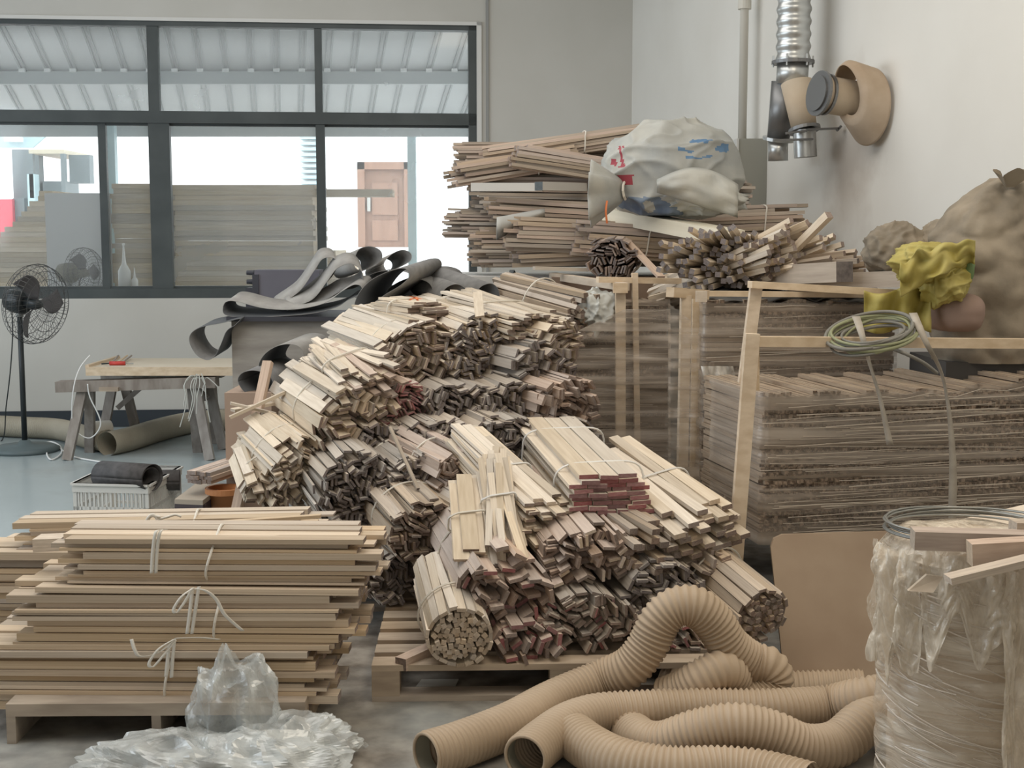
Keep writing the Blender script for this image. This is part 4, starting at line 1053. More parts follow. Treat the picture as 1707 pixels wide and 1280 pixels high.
g = blob(P(995, 520, 6.9), px(34, 6.9), .1, px(36, 6.9), 51, .2, 1.5, 2.0, fold=.28, nu=90, nv=60)
mat('rag_grey', (0.52, 0.53, 0.50), 0.75, col2=(0.62, 0.63, 0.60), scale=5); mat('rag_dark', (0.2, 0.21, 0.22), 0.8)
tag(g.build('grey_rag', 'rag_grey', smooth=True), 'crumpled pale grey cloth stuffed beside the tall posts', 'cloth')

# ================================================================ ribbed hoses
mat('hose_tan', (0.42, 0.32, 0.22), 0.55, col2=(0.50, 0.39, 0.28), scale=3, spec=0.35)
mat('hose_inner', (0.28, 0.26, 0.20), 0.7)
def hose(label, pts, r, pitch=.0185, depth=.006, m='hose_tan', open_end=True, nr=22):
    sp = smooth_path(pts, 40); L_ = [0.0]
    for i in range(1, len(sp)): L_.append(L_[-1] + (sp[i] - sp[i-1]).length)
    n = int(L_[-1] / (pitch / 4)); out, rs = [], []; j = 0
    for k in range(n + 1):
        d = L_[-1] * k / n
        while j < len(L_) - 2 and L_[j + 1] < d: j += 1
        f_ = (d - L_[j]) / max(1e-6, L_[j + 1] - L_[j]); out.append(sp[j].lerp(sp[j + 1], f_))
        ph = (d / pitch) % 1.0
        rs.append(r + depth * (math.sin(math.pi * ph) ** 2 - .5) * 1.6)
    t_ = thing('ribbed_hose', label, 'hose', (out[0].x, out[0].y, max(0, out[0].z - r)))
    tb_ = MB().tube(out, rs, nr, cap=False).build('corrugated_tube', m, t_, smooth=True)
    if open_end:
        MB().tube(out[:12], [r - .01] * 12, nr, cap=False).build('inner_wall', 'hose_inner', t_, smooth=True)
        e = out[0] - (out[1] - out[0]).normalized() * .002
        d = (out[1] - out[0]).normalized(); x = d.cross(Vector((0, 0, 1))).normalized(); z = x.cross(d)
        MB().tube([e + (x * math.cos(2*math.pi*i/28) + z * math.sin(2*math.pi*i/28)) * (r - .004) for i in range(28)], .006, 6, closed=True).build('end_ring', m, tb_, smooth=True)
    return t_
HR = .070
def HP(l): return [P(*q) if len(q) > 2 else G(q[0], q[1], HR + .004) for q in l]
hose('ribbed tan hose rising in a tall arch, its open end at the front left', HP([(712, 1258), (770, 1240), (850, 1208), (920, 1170), (995, 1137, 4.48), (1050, 1112, 4.46), (1080, 1075, 4.46), (1100, 1035, 4.46), (1127, 1012, 4.46), (1160, 1012, 4.46), (1190, 1037, 4.47), (1215, 1075, 4.48), (1250, 1102, 4.5), (1280, 1112, 4.5), (1288, 1135, 4.5), (1268, 1158, 4.48), (1235, 1168, 4.46)]), HR)
hose('ribbed tan hose lying in front from its open end to the wrapped drum', HP([(876, 1262), (908, 1235), (948, 1208), (1000, 1192), (1080, 1186), (1180, 1183), (1290, 1184), (1380, 1178), (1450, 1163, 4.28), (1530, 1155, 4.34)]), HR)
hose('ribbed tan hose humping up in the foreground beside the drum', HP([(1052, 1222, 4.22), (1075, 1238, 4.1), (1110, 1240, 4.04), (1165, 1220, 4.0), (1225, 1210, 3.98), (1285, 1222, 3.98), (1340, 1245, 3.99), (1395, 1240, 4.03), (1440, 1205, 4.1), (1480, 1195, 4.2)]), HR, open_end=False)
hose('ribbed tan hose lowest in the foreground, cut by the picture edge', HP([(955, 1225), (990, 1250), (1040, 1272), (1120, 1284), (1210, 1284), (1275, 1292), (1350, 1312)]), HR, open_end=False)
hose('short ribbed hose bend standing up under the arch', HP([(1105, 1165, 4.45), (1140, 1152, 4.42), (1175, 1130, 4.4), (1205, 1118, 4.42), (1222, 1135, 4.48), (1215, 1165, 4.52)]), .07, open_end=False)
hose('ribbed hose half hidden on the floor behind the arch', HP([(1110, 1128, 4.85), (1150, 1140, 4.8), (1230, 1150, 4.8), (1340, 1150, 4.78), (1440, 1148, 4.75)]), .07, open_end=False)

# ================================================================ wrapped drum at the right
mat('drum_card', (0.60, 0.47, 0.34), 0.7, col2=(0.70, 0.58, 0.44), scale=3, stretch=(1, 1, 6))
film_mat('drum_film', (0.80, 0.72, 0.60), 0.15, 0.85, 2.4, (1.2, 1.2, 12), rough=0.18, gloss=0.6, bump=0.9)
film_mat('drum_rag', (0.82, 0.72, 0.58), 0.35, 0.92, 2.6, (9, 9, 4), rough=0.22, gloss=0.6, bump=0.9)
mat('wire', (0.30, 0.30, 0.28), 0.35, 0.6)
DY = 3.72; dc = P(1614, 900, DY); dc.z = 0; DR = .205; DH = P(1592, 895, DY).z
dr_ = thing('wrapped_drum', 'film-wrapped cylindrical stack with a wire coil on its top at the right edge', 'drum', dc)
b = MB(); b.lathe([(0, .02), (DR, .02), (DR + .005, .2), (DR - .005, .5), (DR, DH - .02), (DR - .02, DH), (0, DH)], 48, Matrix.Translation(dc)); b.build('core', 'drum_card', dr_, smooth=False)
def dfilm(s, t):
    a = 2 * math.pi * s; z = .04 + (DH - .05) * t
    n_ = .014 * noise.noise(Vector((math.cos(a) * 3, math.sin(a) * 3, z * 16 + a * 1.5))) + .02 * noise.noise(Vector((math.cos(a) * 2, math.sin(a) * 2, z * 3)))
    r = DR + .022 + n_ + .012 * (1 - t)
    return dc + Vector((math.cos(a) * r, math.sin(a) * r, z))
MB().grid(120, 70, dfilm, closed=True).build('film', 'drum_film', dr_, smooth=True)
rn = random.Random(12)
st = MB()
for k in range(42):
    z = .06 + (DH - .12) * rn.random(); a0 = rn.uniform(3.0, 4.6); a1 = a0 + rn.uniform(.5, 1.6); sl = rn.uniform(-.12, -.02)
    st.tube([dc + Vector((math.cos(a0 + (a1 - a0) * j / 9) * (DR + .042), math.sin(a0 + (a1 - a0) * j / 9) * (DR + .042), max(.03, z + sl * j / 9))) for j in range(10)], rn.uniform(.0012, .003), 4)
o = st.build('film_strands', 'film_strand', dr_); o['kind'] = 'stuff'
def rag(a0, a1, zt, zb_, off, seed, amp=.03):
    def f(s, t):
        a = a0 + (a1 - a0) * s
        bot = zb_ + (zt - zb_) * .45 * (.5 + .5 * noise.noise(Vector((s * 5, 0, seed))) * 1.8)
        z = zt + (bot - zt) * t
        r = DR + off + amp * noise.noise(Vector((s * 6, t * 2.5, seed))) + amp * .5 * math.sin(s * 14 + seed + t * 2) * (.3 + .7 * t) + .008 * (abs(noise.noise(Vector((s * 12, t * 7, seed)))) * 2 - .6)
        return dc + Vector((math.cos(a) * r, math.sin(a) * r, z + .01 * noise.noise(Vector((s * 9, t, seed + 4)))))
    return f
MB().grid(80, 60, rag(3.02, 3.9, DH - .01, .36, .06, 2, .035)).build('torn_film', 'drum_rag', dr_, smooth=True)
MB().grid(70, 72, rag(4.75, 5.35, DH - .03, .02, .07, 6, .03)).build('torn_film', 'drum_rag', dr_, smooth=True)
MB().grid(90, 40, rag(3.9, 5.2, DH - .0, .48, .05, 9, .02)).build('torn_film', 'drum_rag', dr_, smooth=True)
def cap_(s, t):
    a = 2 * math.pi * s; r = (DR + .045) * t
    return dc + Vector((math.cos(a) * r, math.sin(a) * r, DH + .012 + .012 * noise.noise(Vector((math.cos(a) * r * 12, math.sin(a) * r * 12, 2))) - .05 * max(0, t - .85) / .15))
MB().grid(48, 12, cap_, closed=True).build('top_film', 'drum_rag', dr_, smooth=True)
wc = thing('wire_coil', 'loose coil of grey steel wire lying on the wrapped drum', 'wire', dc + Vector((0, 0, DH + .02)))
for k in range(8):
    rr2 = DR + .01 + rn.uniform(-.02, .025); ox, oy = rn.uniform(-.015, .02), rn.uniform(-.015, .015); ph = rn.uniform(0, 6)
    pts = [dc + Vector((ox + math.cos(a) * rr2, oy + math.sin(a) * rr2 * .95, DH + .026 + .004 * k * .8 + .008 * math.sin(a + ph))) for a in [2 * math.pi * j / 48 for j in range(48)]]
    MB().tube(pts, .0035, 5, closed=True).build('loop', 'wire', wc, smooth=True)
ZT = DH + .055
def top_board(label, u0, v0, u1, v1, dz, w_, t_, side='pink', Ya=None, Yb=None):
    a, b = P(u0, v0, Ya), P(u1, v1, Yb)
    return loose_stick('board_offcut', label, 'offcut', a, b, w_, t_, side, 'end_pale')
top_board('long pinkish board offcut lying over the wire coil', 1521, 897, 1800, 905, 0, .07, .05, 'pink', 3.47, 3.42)
top_board('upright board offcut behind on the drum top', 1616, 922, 1800, 912, 0, .06, .06, 'pink', 3.36, 3.34)
top_board('narrow brown strip sloping down at the front of the drum top', 1580, 966, 1800, 912, 0, .05, .018, 'tan', 3.26, 3.28)
top_board('small wood block at the far right of the drum top', 1688, 880, 1770, 880, 0, .06, .04, 'tan', 3.5, 3.5)
q = MB(); v4 = [P(1514, 985, 3.46), P(1545, 958, 3.47), P(1572, 962, 3.46), P(1556, 988, 3.44)]
q.add(v4 + [p + Vector((0, .012, .0)) for p in v4], [(0, 1, 2, 3), (7, 6, 5, 4), (0, 4, 5, 1), (1, 5, 6, 2), (2, 6, 7, 3), (3, 7, 4, 0)])
tag(q.build('cardboard_flap', 'board'), 'small cardboard piece stuck under the film of the drum', 'card')
# wide board behind, running up right
q = MB(); v4 = [P(1495, 890, 4.05), P(1720, 838, 4.1), P(1740, 900, 3.75), P(1520, 905, 3.75)]
q.add(v4 + [p - Vector((0, 0, .012)) for p in v4], [(0, 1, 2, 3), (7, 6, 5, 4), (0, 4, 5, 1), (1, 5, 6, 2), (2, 6, 7, 3), (3, 7, 4, 0)])
tag(q.build('plywood_sheet', 'board'), 'pale plywood sheet resting behind the wire coil, rising to the right', 'board')

# ================================================================ crumpled clear plastic in the foreground
film_mat('bag_film', (0.74, 0.77, 0.76), 0.2, 0.72, 2.0, (3, 3, 3), rough=0.14, gloss=0.6, bump=0.25)
def crumple(c, rx, ry, rz, seed, fr=2.2, am=.3, nu=64, nv=34, e=2.0):
    def f(s, t):
        a = 2 * math.pi * s; th = math.pi * .5 * t
        d = Vector((math.sin(th) * math.cos(a), math.sin(th) * math.sin(a), math.cos(th)))
        r = 1.0; k = fr * .62; am_ = am * 1.3
        fr_ = fr
        for o_ in range(2):
            r += am_ * (0.45 - abs(noise.noise(d * k + Vector((seed * 7.3, o_ * 5, seed))))) ; k *= 2.1; am_ *= .5
        q = Vector((d.x * rx, d.y * ry, d.z * rz)) * r
        return Vector((c[0] + q.x, c[1] + q.y, max(.003, c[2] + q.z)))
    return MB().grid(nu, nv, f, closed=True)
pb = thing('plastic_bag', 'crumpled clear plastic sheeting heaped on the floor in front of the pine stack', 'plastic', G(400, 1265))
c = G(395, 1252); crumple((c.x - .01, c.y + .03, 0), .125, .10, .26, 3, 2.4, .5).build('peak', 'bag_film', pb, smooth=False)
c = G(500, 1258); crumple((c.x, c.y, 0), .16, .12, .10, 6, 2.6, .5).build('fold', 'bag_film', pb)
c = G(300, 1285); crumple((c.x, c.y, 0), .25, .15, .085, 8, 2.8, .55).build('fold', 'bag_film', pb)
c = G(430, 1290); crumple((c.x, c.y, 0), .24, .14, .10, 12, 2.6, .5).build('fold', 'bag_film', pb)
# grey paper scraps on the floor under the pallet
mat('paper', (0.62, 0.62, 0.58), 0.8)
for (u, v, lab) in ((728, 1140, 'pale paper scrap on the floor under the front pallet'), (752, 1158, 'second paper scrap nearer the front of the pallet')):
    c = G(u, v, .002); tag(MB().add([c + Vector((-.075, -.03, .002)), c + Vector((.07, -.035, .002)), c + Vector((.08, .04, .006)), c + Vector((-.06, .045, .003)), c + Vector((-.075, -.03, 0)), c + Vector((.07, -.035, 0)), c + Vector((.08, .04, 0)), c + Vector((-.06, .045, 0))], [(0, 1, 2, 3), (7, 6, 5, 4), (0, 4, 5, 1), (1, 5, 6, 2), (2, 6, 7, 3), (3, 7, 4, 0)]).build('paper_scrap', 'paper'), lab, 'paper')

# ================================================================ floor fan
mat('fan_black', (0.025, 0.03, 0.032), 0.4); mat('fan_wire', (0.10, 0.10, 0.10), 0.4, 0.5); mat('fan_blade', (0.10, 0.095, 0.10), 0.45)
mat('fan_base', (0.10, 0.13, 0.135), 0.5); mat('fan_olive', (0.20, 0.19, 0.15), 0.6); mat('fan_grey', (0.35, 0.35, 0.33), 0.4)
def fan(label, hub, axis, R_, base_z, dark=True, pole=True, base_r=.26):
    axis = Vector(axis).normalized(); x = axis.cross(Vector((0, 0, 1))).normalized(); z = x.cross(axis)
    M = Matrix.Translation(hub) @ Matrix((x, z, axis)).transposed().to_4x4()      # local z forward along the axis
    back = hub - axis * .16
    px_ = hub - axis * .17
    t_ = thing('floor_fan', label, 'fan', (px_.x, px_.y, base_z))
    cage = MB()
    for (r, zz) in ((R_, 0), (R_ * .96, .05), (R_ * .85, .085), (R_ * .65, .105), (R_ * .4, .118), (R_ * .16, .12), (R_ * .96, -.05), (R_ * .8, -.085), (R_ * .55, -.10), (R_ * .3, -.105)):
        cage.tube([M @ Vector((r * math.cos(2*math.pi*j/36), r * math.sin(2*math.pi*j/36), zz)) for j in range(36)], .0035 if r == R_ else .0022, 4, closed=True)
    for k in range(44):
        a = 2 * math.pi * k / 44
        for sgn in (1, -1):
            pr = [(.14, .12), (.4, .118), (.65, .105), (.85, .085), (.96, .05), (1, 0)] if sgn > 0 else [(.28, -.105), (.55, -.10), (.8, -.085), (.96, -.05), (1, 0)]
            cage.tube([M @ Vector((R_ * r * math.cos(a + .25 * (1 - r)), R_ * r * math.sin(a + .25 * (1 - r)), zz)) for r, zz in pr], .0017, 3, cap=False)
    cage.build('cage', 'fan_wire', t_)
    mt = 'fan_black' if dark else 'fan_olive'
    MB().lathe([(0, -.30), (.05, -.295), (.085, -.26), (.095, -.2), (.095, -.12), (.08, -.10), (0, -.10)], 24, M).build('motor', mt, t_, smooth=True)
    hb_ = MB().lathe([(0, .05), (.03, .045), (.045, .0), (.045, -.1), (0, -.1)], 18, M).build('impeller', mt, t_, smooth=True)
    for k in range(3 if dark else 3):
        a0 = 2 * math.pi * k / 3 + .5
        bl = MB(); bl.grid(8, 8, lambda s, t: M @ Vector(((.04 + (R_ * .86 - .04) * t) * math.cos(a0 + (.25 + .85 * s) * (.5 + .5 * math.sin(math.pi * min(1, t * .8 + .2)))), (.04 + (R_ * .86 - .04) * t) * math.sin(a0 + (.25 + .85 * s) * (.5 + .5 * math.sin(math.pi * min(1, t * .8 + .2)))), -.03 + .06 * s)))
        o = bl.build('blade', 'fan_blade', hb_, smooth=True); o.modifiers.new('solid', 'SOLIDIFY').thickness = .003
    pz = px_.z
    MB().tube([Vector((px_.x, px_.y, base_z + .03)), Vector((px_.x, px_.y, pz - .04))], .021, 14).build('pole', 'fan_black', t_, smooth=True)
    MB().tube([Vector((px_.x, px_.y, pz - .12)), Vector((px_.x, px_.y, pz - .06))], .03, 14).build('collar', 'fan_grey', t_, smooth=True)
    MB().lathe([(0, 0), (base_r, 0), (base_r, .025), (base_r * .85, .045), (.06, .06), (.035, .09), (0, .09)], 36, Matrix.Translation((px_.x, px_.y, base_z))).build('base', 'fan_base', t_, smooth=True)
    return t_, back
FB = G(42, 752)
hub = P(66, 500, FB.y)
f_, back = fan('black floor fan with a wire cage standing by the left wall', Vector((FB.x, FB.y, hub.z - .01)) + Vector((1, -.45, -.12)).normalized() * .17, (1, -.45, -.12), .31, 0)
cp = [P(20, 520, FB.y), P(21, 560, FB.y + .05), P(17, 620, FB.y + .1), P(10, 680, FB.y + .2), G(4, 735), G(-30, 745)]
cp[-2].z = .01; cp[-1].z = .01
MB().tube(smooth_path(cp, 6), .005, 6).build('cord', 'fan_black', f_, smooth=True)
h2 = P(140, 455, 12.55)
fan('olive fan seen through the window pane behind the black fan', h2, (1, -.35, 0), .24, 0.0, dark=False)
# two white glue bottles on the outer sill
mat('bottle_white', (0.9, 0.9, 0.88), 0.4)
zsill = Z_(480, 210) + .0
for (u, w_, tip, lab) in ((208, .055, 405, 'taller white squeeze bottle with a long nozzle behind the window'), (225, .03, 446, 'shorter white squeeze bottle behind the window')):
    q = P(u, 480, 11.98); hh = P(u, tip, 11.98).z - q.z
    t_ = thing('glue_bottle', lab, 'bottle', q)
    MB().lathe([(0, 0), (w_, 0), (w_, hh * .38), (w_ * .55, hh * .5), (w_ * .4, hh * .52)], 18, Matrix.Translation(q)).build('body', 'bottle_white', t_, smooth=True)
    MB().lathe([(w_ * .42, hh * .5), (w_ * .3, hh * .62), (w_ * .1, hh * .97), (0, hh)], 14, Matrix.Translation(q)).build('nozzle', 'bottle_white', t_, smooth=True)
    if tip == 405: MB().lathe([(w_ * .1, hh * .93), (w_ * .28, hh * .97), (w_ * .12, hh)], 10, Matrix.Translation(q)).build('cap', 'bottle_white', t_, smooth=True)
struct(MB().box(s0, s1, .22, .55, zsill - .08, zsill, WM).build('trim_3', 'reveal'))

# ================================================================ trestle bench, board table
mat('old_wood', (0.26, 0.22, 0.19), 0.85, col2=(0.36, 0.32, 0.28), scale=2, stretch=(10, 10, 3), rnd=.15, spec=.15)
mat('table_board', (0.62, 0.54, 0.42), 0.6, col2=(0.68, 0.60, 0.48), scale=2)
BY = G(140, 770).y
def trestle(label, Y, beam_uv, legs, brace=True, bm=.08):
    a, b = P(*beam_uv[0], Y), P(*beam_uv[1], Y)
    t_ = thing('trestle_bench', label, 'bench', Vector(((a.x + b.x) / 2, Y, 0)))
    MB().beam(a, b, .14, bm).build('beam', 'old_wood', t_)
    for (ut, vt, ub, vb, dy) in legs:
        p = P(ut, vt, Y); q = G(ub, vb); q.y = Y + dy; q.x = P(ub, vb, Y + dy).x; q.z = .0
        MB().beam(q, p, .07, .05, (0, 1, 0)).build('leg', 'old_wood', t_)
    return t_
t1 = trestle('old dark wooden trestle bench in front of the board table', 9.95, ((97, 644), (362, 636)), ((138, 648, 112, 768, -.12), (150, 648, 150, 760, .25), (326, 642, 350, 764, -.12), (320, 642, 330, 755, .25)))
t2 = trestle('old wooden trestle carrying the pale board table', 10.45, ((172, 626), (372, 620)), ((190, 628, 168, 745, -.1), (205, 628, 232, 735, .2), (345, 626, 372, 740, -.1), (352, 626, 360, 730, .2)))
MB().beam(P(196, 680, 10.35), P(262, 622, 10.4), .05, .04).build('brace', 'old_wood', t2); MB().beam(P(300, 622, 10.4), P(345, 665, 10.35), .05, .04).build('brace', 'old_wood', t2)
MB().beam(P(168, 648, 9.9), P(200, 648, 9.9) , .1, .03).build('block', 'pallet_wood', t1)
tb = thing('table_board', 'pale wide board laid over the trestles as a work table', 'table', P(265, 604, 10.2))
zt = P(260, 612, 9.95).z; X0, X1 = P(146, 612, 9.95).x, P(392, 612, 9.95).x
MB().box(X0, X1, 9.92, 10.72, zt - .045, zt).build('top', 'table_board', tb)
MB().box(X0, X1, 9.90, 9.925, zt - .06, zt + .004).build('front_edge', 'board', tb)
MB().box(X0 - .01, X0 + .02, 9.92, 10.72, zt, zt + .02).build('rim', 'board', tb)
mat('red_handle', (0.55, 0.06, 0.05), 0.4)
c = Vector((P(198, 604, 10.1).x, 10.1, zt + .012))
cw = thing('screwdriver', 'screwdriver with a red handle lying on the board table', 'tool', c)
MB().tube([c + Vector((-.07, 0, .004)), c + Vector((.05, .0, .004))], .016, 10).build('handle', 'red_handle', cw, smooth=True)
MB().tube([c + Vector((.05, 0, .004)), c + Vector((.11, .01, 0))], .005, 8).build('shaft', 'fan_grey', cw); MB().tube([c + Vector((-.07, 0, .004)), c + Vector((-.13, -.01, 0))], .006, 8).build('tip', 'fan_black', cw)
for k, (u0, u1, lab) in enumerate(((188, 196, 'thin rod left of the others on the board table'), (196, 211, 'thin pale rod in the middle of the board table'), (205, 218, 'thin rod right of the others on the board table'))):
    a, b = Vector((P(u0, 600, 10.2).x, 10.15, zt + .008)), Vector((P(u1, 590, 10.6).x, 10.62, zt + .03))
    tag(MB().tube([a, b], .007, 6).build('thin_rod', 'old_wood' if k != 1 else 'board'), lab, 'rod')
mat('twine', (0.55, 0.55, 0.50), 0.7)
tw = thing('string_hank', 'hank of grey string hanging over the right end of the trestle bench', 'string', P(345, 700, 9.8))
rn = random.Random(5)
for k in range(9):
    u = 306 + rn.uniform(0, 58); top = rn.uniform(625, 634); bot = rn.uniform(660, 715)
    MB().tube(smooth_path([P(330 + rn.uniform(-10, 12), 632, 9.86), P((u + 330) / 2, top - 3, 9.82), P(u, top + 12, 9.80), P(u + rn.uniform(-4, 4), (top + bot) / 2, 9.80), P(u + rn.uniform(-10, 10), bot, 9.80)], 5), .004, 4).build('strand', 'twine', tw)
wh = smooth_path([P(150, 592, 9.95), P(134, 612, 9.9), P(124, 640, 9.85), P(120, 680, 9.86), P(124, 715, 9.9), P(150, 730, 9.9), P(168, 705, 9.9), P(150, 662, 9.88), P(146, 640, 9.86)], 6)
tag(MB().tube(wh, .005, 6).build('white_cord', 'string_white', smooth=True), 'white cord looping down from the left end of the board table', 'cord')
wh = [G(u, v) + Vector((0, 0, .008)) for (u, v) in ((70, 742), (85, 738), (100, 745), (102, 758), (85, 768), (78, 755), (88, 742), (120, 762), (170, 772))]
tag(MB().tube(smooth_path(wh, 6), .007, 6).build('power_cord', 'string_white', smooth=True), 'pale cord curled on the floor beside the fan base', 'cord')

# hose and roll on the floor along the back wall
mat('floor_hose', (0.34, 0.30, 0.23), 0.7, col2=(0.42, 0.38, 0.30), scale=3)
hp = [G(u, v, .09) for (u, v) in ((-40, 708), (40, 712), (100, 716), (150, 730), (180, 735))]
hose('dusty ribbed hose on the floor along the back wall', hp, .085, m='floor_hose', open_end=False, nr=16)
hp = [G(u, v, .09) for (u, v) in ((178, 740), (215, 732), (260, 718), (310, 706), (370, 700), (440, 700))]
hose('dusty flat hose bending away behind the trestle bench', hp, .095, depth=.001, m='floor_hose', open_end=False, nr=16)
rl_ = thing('cream_roll', 'short cream roll lying under the trestle bench', 'roll', G(168, 728))
a, b = P(153, 716, 10.2), P(183, 714, 10.3)
MB().tube([a, b], .065, 20, cap=False).build('tube', 'string', rl_, smooth=True); MB().tube([a, b], .05, 20).build('core', 'floor_hose', rl_, smooth=True)

# ================================================================ crate, stool, strips, bucket
mat('crate_white', (0.66, 0.65, 0.61), 0.5)
cA, cB, cC = P(121, 805, 7.2), P(247, 812, 7.15), P(302, 790, 7.75)
ch = cA.z
cr = thing('plastic_crate', 'white slotted plastic crate on the floor behind the pine stack', 'crate', Vector(((cA.x + cC.x) / 2, 7.5, 0)))
cD = cA + (cC - cB)
def side(p, q, name):
    d = (q - p); L_ = d.length; d = Vector((d.x, d.y, 0)).normalized(); n_ = Vector((d.y, -d.x, 0))
    M = Matrix.Translation(Vector((p.x, p.y, 0))) @ Matrix((d, -n_, Vector((0, 0, 1)))).transposed().to_4x4()
    b = MB(); b.box(0, L_, -.005, .012, ch - .05, ch, M).box(0, L_, -.014, .012, ch - .012, ch, M).box(0, L_, 0, .01, 0, .04, M).box(0, .035, 0, .012, 0, ch, M).box(L_ - .035, L_, 0, .012, 0, ch, M)
    b.box(0, L_, 0, .01, ch * .52, ch * .58, M).box(0, L_, 0, .01, ch * .26, ch * .31, M)
    n = max(4, int(L_ / .024))
    for k in range(1, n): x = L_ * k / n; b.box(x - .005, x + .005, 0, .008, 0, ch - .05, M)
    b.build(name, 'crate_white', cr)
for (p, q) in ((cA, cB), (cB, cC), (cC, cD), (cD, cA)): side(p, q, 'side_wall')
MB().add([Vector((p.x, p.y, .01)) for p in (cA, cB, cC, cD)], [(0, 1, 2, 3)]).build('bottom', 'crate_white', cr)
mat('belt_dark', (0.055, 0.052, 0.052), 0.75, col2=(0.085, 0.08, 0.08), scale=30)
def belt_roll(label, a, b, rx, rz):
    d = (b - a); t_ = thing('belt_roll', label, 'belt', (a + b) / 2 - Vector((0, 0, rz)))
    side_ = Vector((d.y, -d.x, 0)).normalized()
    pts = [a + side_ * (rx * math.cos(2*math.pi*j/30)) + Vector((0, 0, rz * math.sin(2*math.pi*j/30))) for j in range(31)]
    MB().ribbon(pts, d, .004).build('outer_turn', 'belt_dark', t_, smooth=True)
    pts = [a + d * .03 + side_ * (rx * .8 * math.cos(2*math.pi*j/30)) + Vector((0, 0, rz * .75 * math.sin(2*math.pi*j/30))) for j in range(31)]
    MB().ribbon(pts, d * .94, .004).build('inner_turn', 'belt_dark', t_, smooth=True)
    return t_
belt_roll('dark sanding belt roll standing on the plastic crate', P(170, 790, 7.35), P(254, 796, 7.2), .09, .075)
belt_roll('second dark belt roll lying inside the plastic crate', P(225, 800, 7.5), P(300, 800, 7.55), .08, .06)
# stool with a pack of strips
mat('stool_dark', (0.07, 0.055, 0.06), 0.55); mat('stool_top', (0.40, 0.34, 0.27), 0.6)
stl = thing('low_stool', 'low dark bench with a pale top beside the crate', 'stool', G(330, 880))
a = [P(291, 832, 6.8), P(338, 834, 6.75), P(375, 806, 7.15), P(330, 803, 7.2)]
b = MB(); b.add(a + [p - Vector((0, 0, .025)) for p in a], [(0, 1, 2, 3), (7, 6, 5, 4), (0, 4, 5, 1), (1, 5, 6, 2), (2, 6, 7, 3), (3, 7, 4, 0)]); b.build('seat', 'stool_top', stl)
b = MB(); aa = [p - Vector((0, 0, .025)) for p in a]; b.add(aa + [p - Vector((0, 0, .05)) for p in aa], [(7, 6, 5, 4), (0, 4, 5, 1), (1, 5, 6, 2), (2, 6, 7, 3), (3, 7, 4, 0)]); b.build('apron', 'stool_dark', stl)
for k, p in enumerate(a):
    c = (a[0] + a[1] + a[2] + a[3]) / 4; q = p.lerp(c, .2); MB().box(q.x - .02, q.x + .02, q.y - .02, q.y + .02, 0, q.z - .03).build('leg', 'stool_dark', stl)
bundle('flat pack of wooden strips lying on the low dark bench', 330, 797, 6.85, 22, 2, .42, 28, 10, 'flat', .028, .022, side='pink', end='end', seed=91, ties=(), name='strip_pack', part='strip', loose=.004, jit=.008)
mat('bucket_orange', (0.55, 0.24, 0.10), 0.5)
q = G(378, 858); q = Vector((P(376, 840, 6.95).x, 6.95, 0)); hb = P(376, 812, 6.95).z
bk = thing('orange_bucket', 'orange plastic bucket at the foot of the leaning stick', 'bucket', q)
MB().lathe([(0, .005), (.07, .005), (.09, hb - .02), (.1, hb - .02), (.1, hb), (.085, hb), (.066, .02), (0, .02)], 28, Matrix.Translation(q)).build('tub', 'bucket_orange', bk, smooth=True)
MB().lathe([(.102, hb - .03), (.106, hb - .03), (.106, hb), (.102, hb)], 28, Matrix.Translation(q)).build('rim', 'bucket_orange', bk)

# ================================================================ machine cabinet and sanding belts
mat('cabinet_worn', (0.30, 0.275, 0.245), 0.8, col2=(0.42, 0.39, 0.35), scale=3, stretch=(1, 1, 5), detail=7, spec=.2)
mat('machine_purple', (0.13, 0.125, 0.15), 0.6, col2=(0.16, 0.155, 0.18), scale=2); mat('machine_dark', (0.05, 0.05, 0.06), 0.5)
x0, x1, z0, z1 = rect(388, 527, 592, 640, 8.3)
cb = thing('machine_cabinet', 'worn grey wooden cabinet under the sanding belts', 'cabinet', Vector(((x0 + x1) / 2, 8.6, 0)))
MB().box(x0, x1, 8.3, 9.0, 0, z1 - .03).build('body', 'cabinet_worn', cb); MB().box(x0 - .02, x1 + .35, 8.25, 9.05, z1 - .03, z1).build('top', 'machine_dark', cb)
MB().box(x1, x1 + .32, 8.4, 9.0, 0, z1 - .03).build('side_box', 'cabinet_worn', cb)
x0, x1, z0, z1 = rect(425, 450, 532, 520, 8.8)
sp_ = thing('control_box', 'dark purple-grey machine housing standing on the cabinet', 'machine', Vector(((x0 + x1) / 2, 9.0, z0)))
MB().box(x0, x1, 8.8, 9.0, z0, z1).build('housing', 'machine_purple', sp_)
MB().box(x0 - .012, x0 + .03, 8.79, 9.0, z0, z1 - .03).build('edge_trim', 'machine_dark', sp_)
MB().box(x0 - .06, x0 - .012, 8.8, 8.95, z0, z0 + .16).build('switch_box', 'machine_dark', sp_)
for k in range(2):
    M = Matrix.Translation((x0 - .03, 8.85, z0 + .2 + .06 * k)) @ Matrix.Rotation(math.pi / 2, 4, 'Y')
    MB().lathe([(0, -.03), (.015, -.03), (.018, .02), (0, .02)], 12, M).build('knob', 'machine_dark', sp_)
mat('belt_grey', (0.20, 0.195, 0.19), 0.8, col2=(0.25, 0.245, 0.235), scale=25, bump=.05)
mat('belt_light', (0.30, 0.285, 0.265), 0.8, col2=(0.36, 0.345, 0.32), scale=15)
mat('belt_black', (0.10, 0.105, 0.11), 0.7)
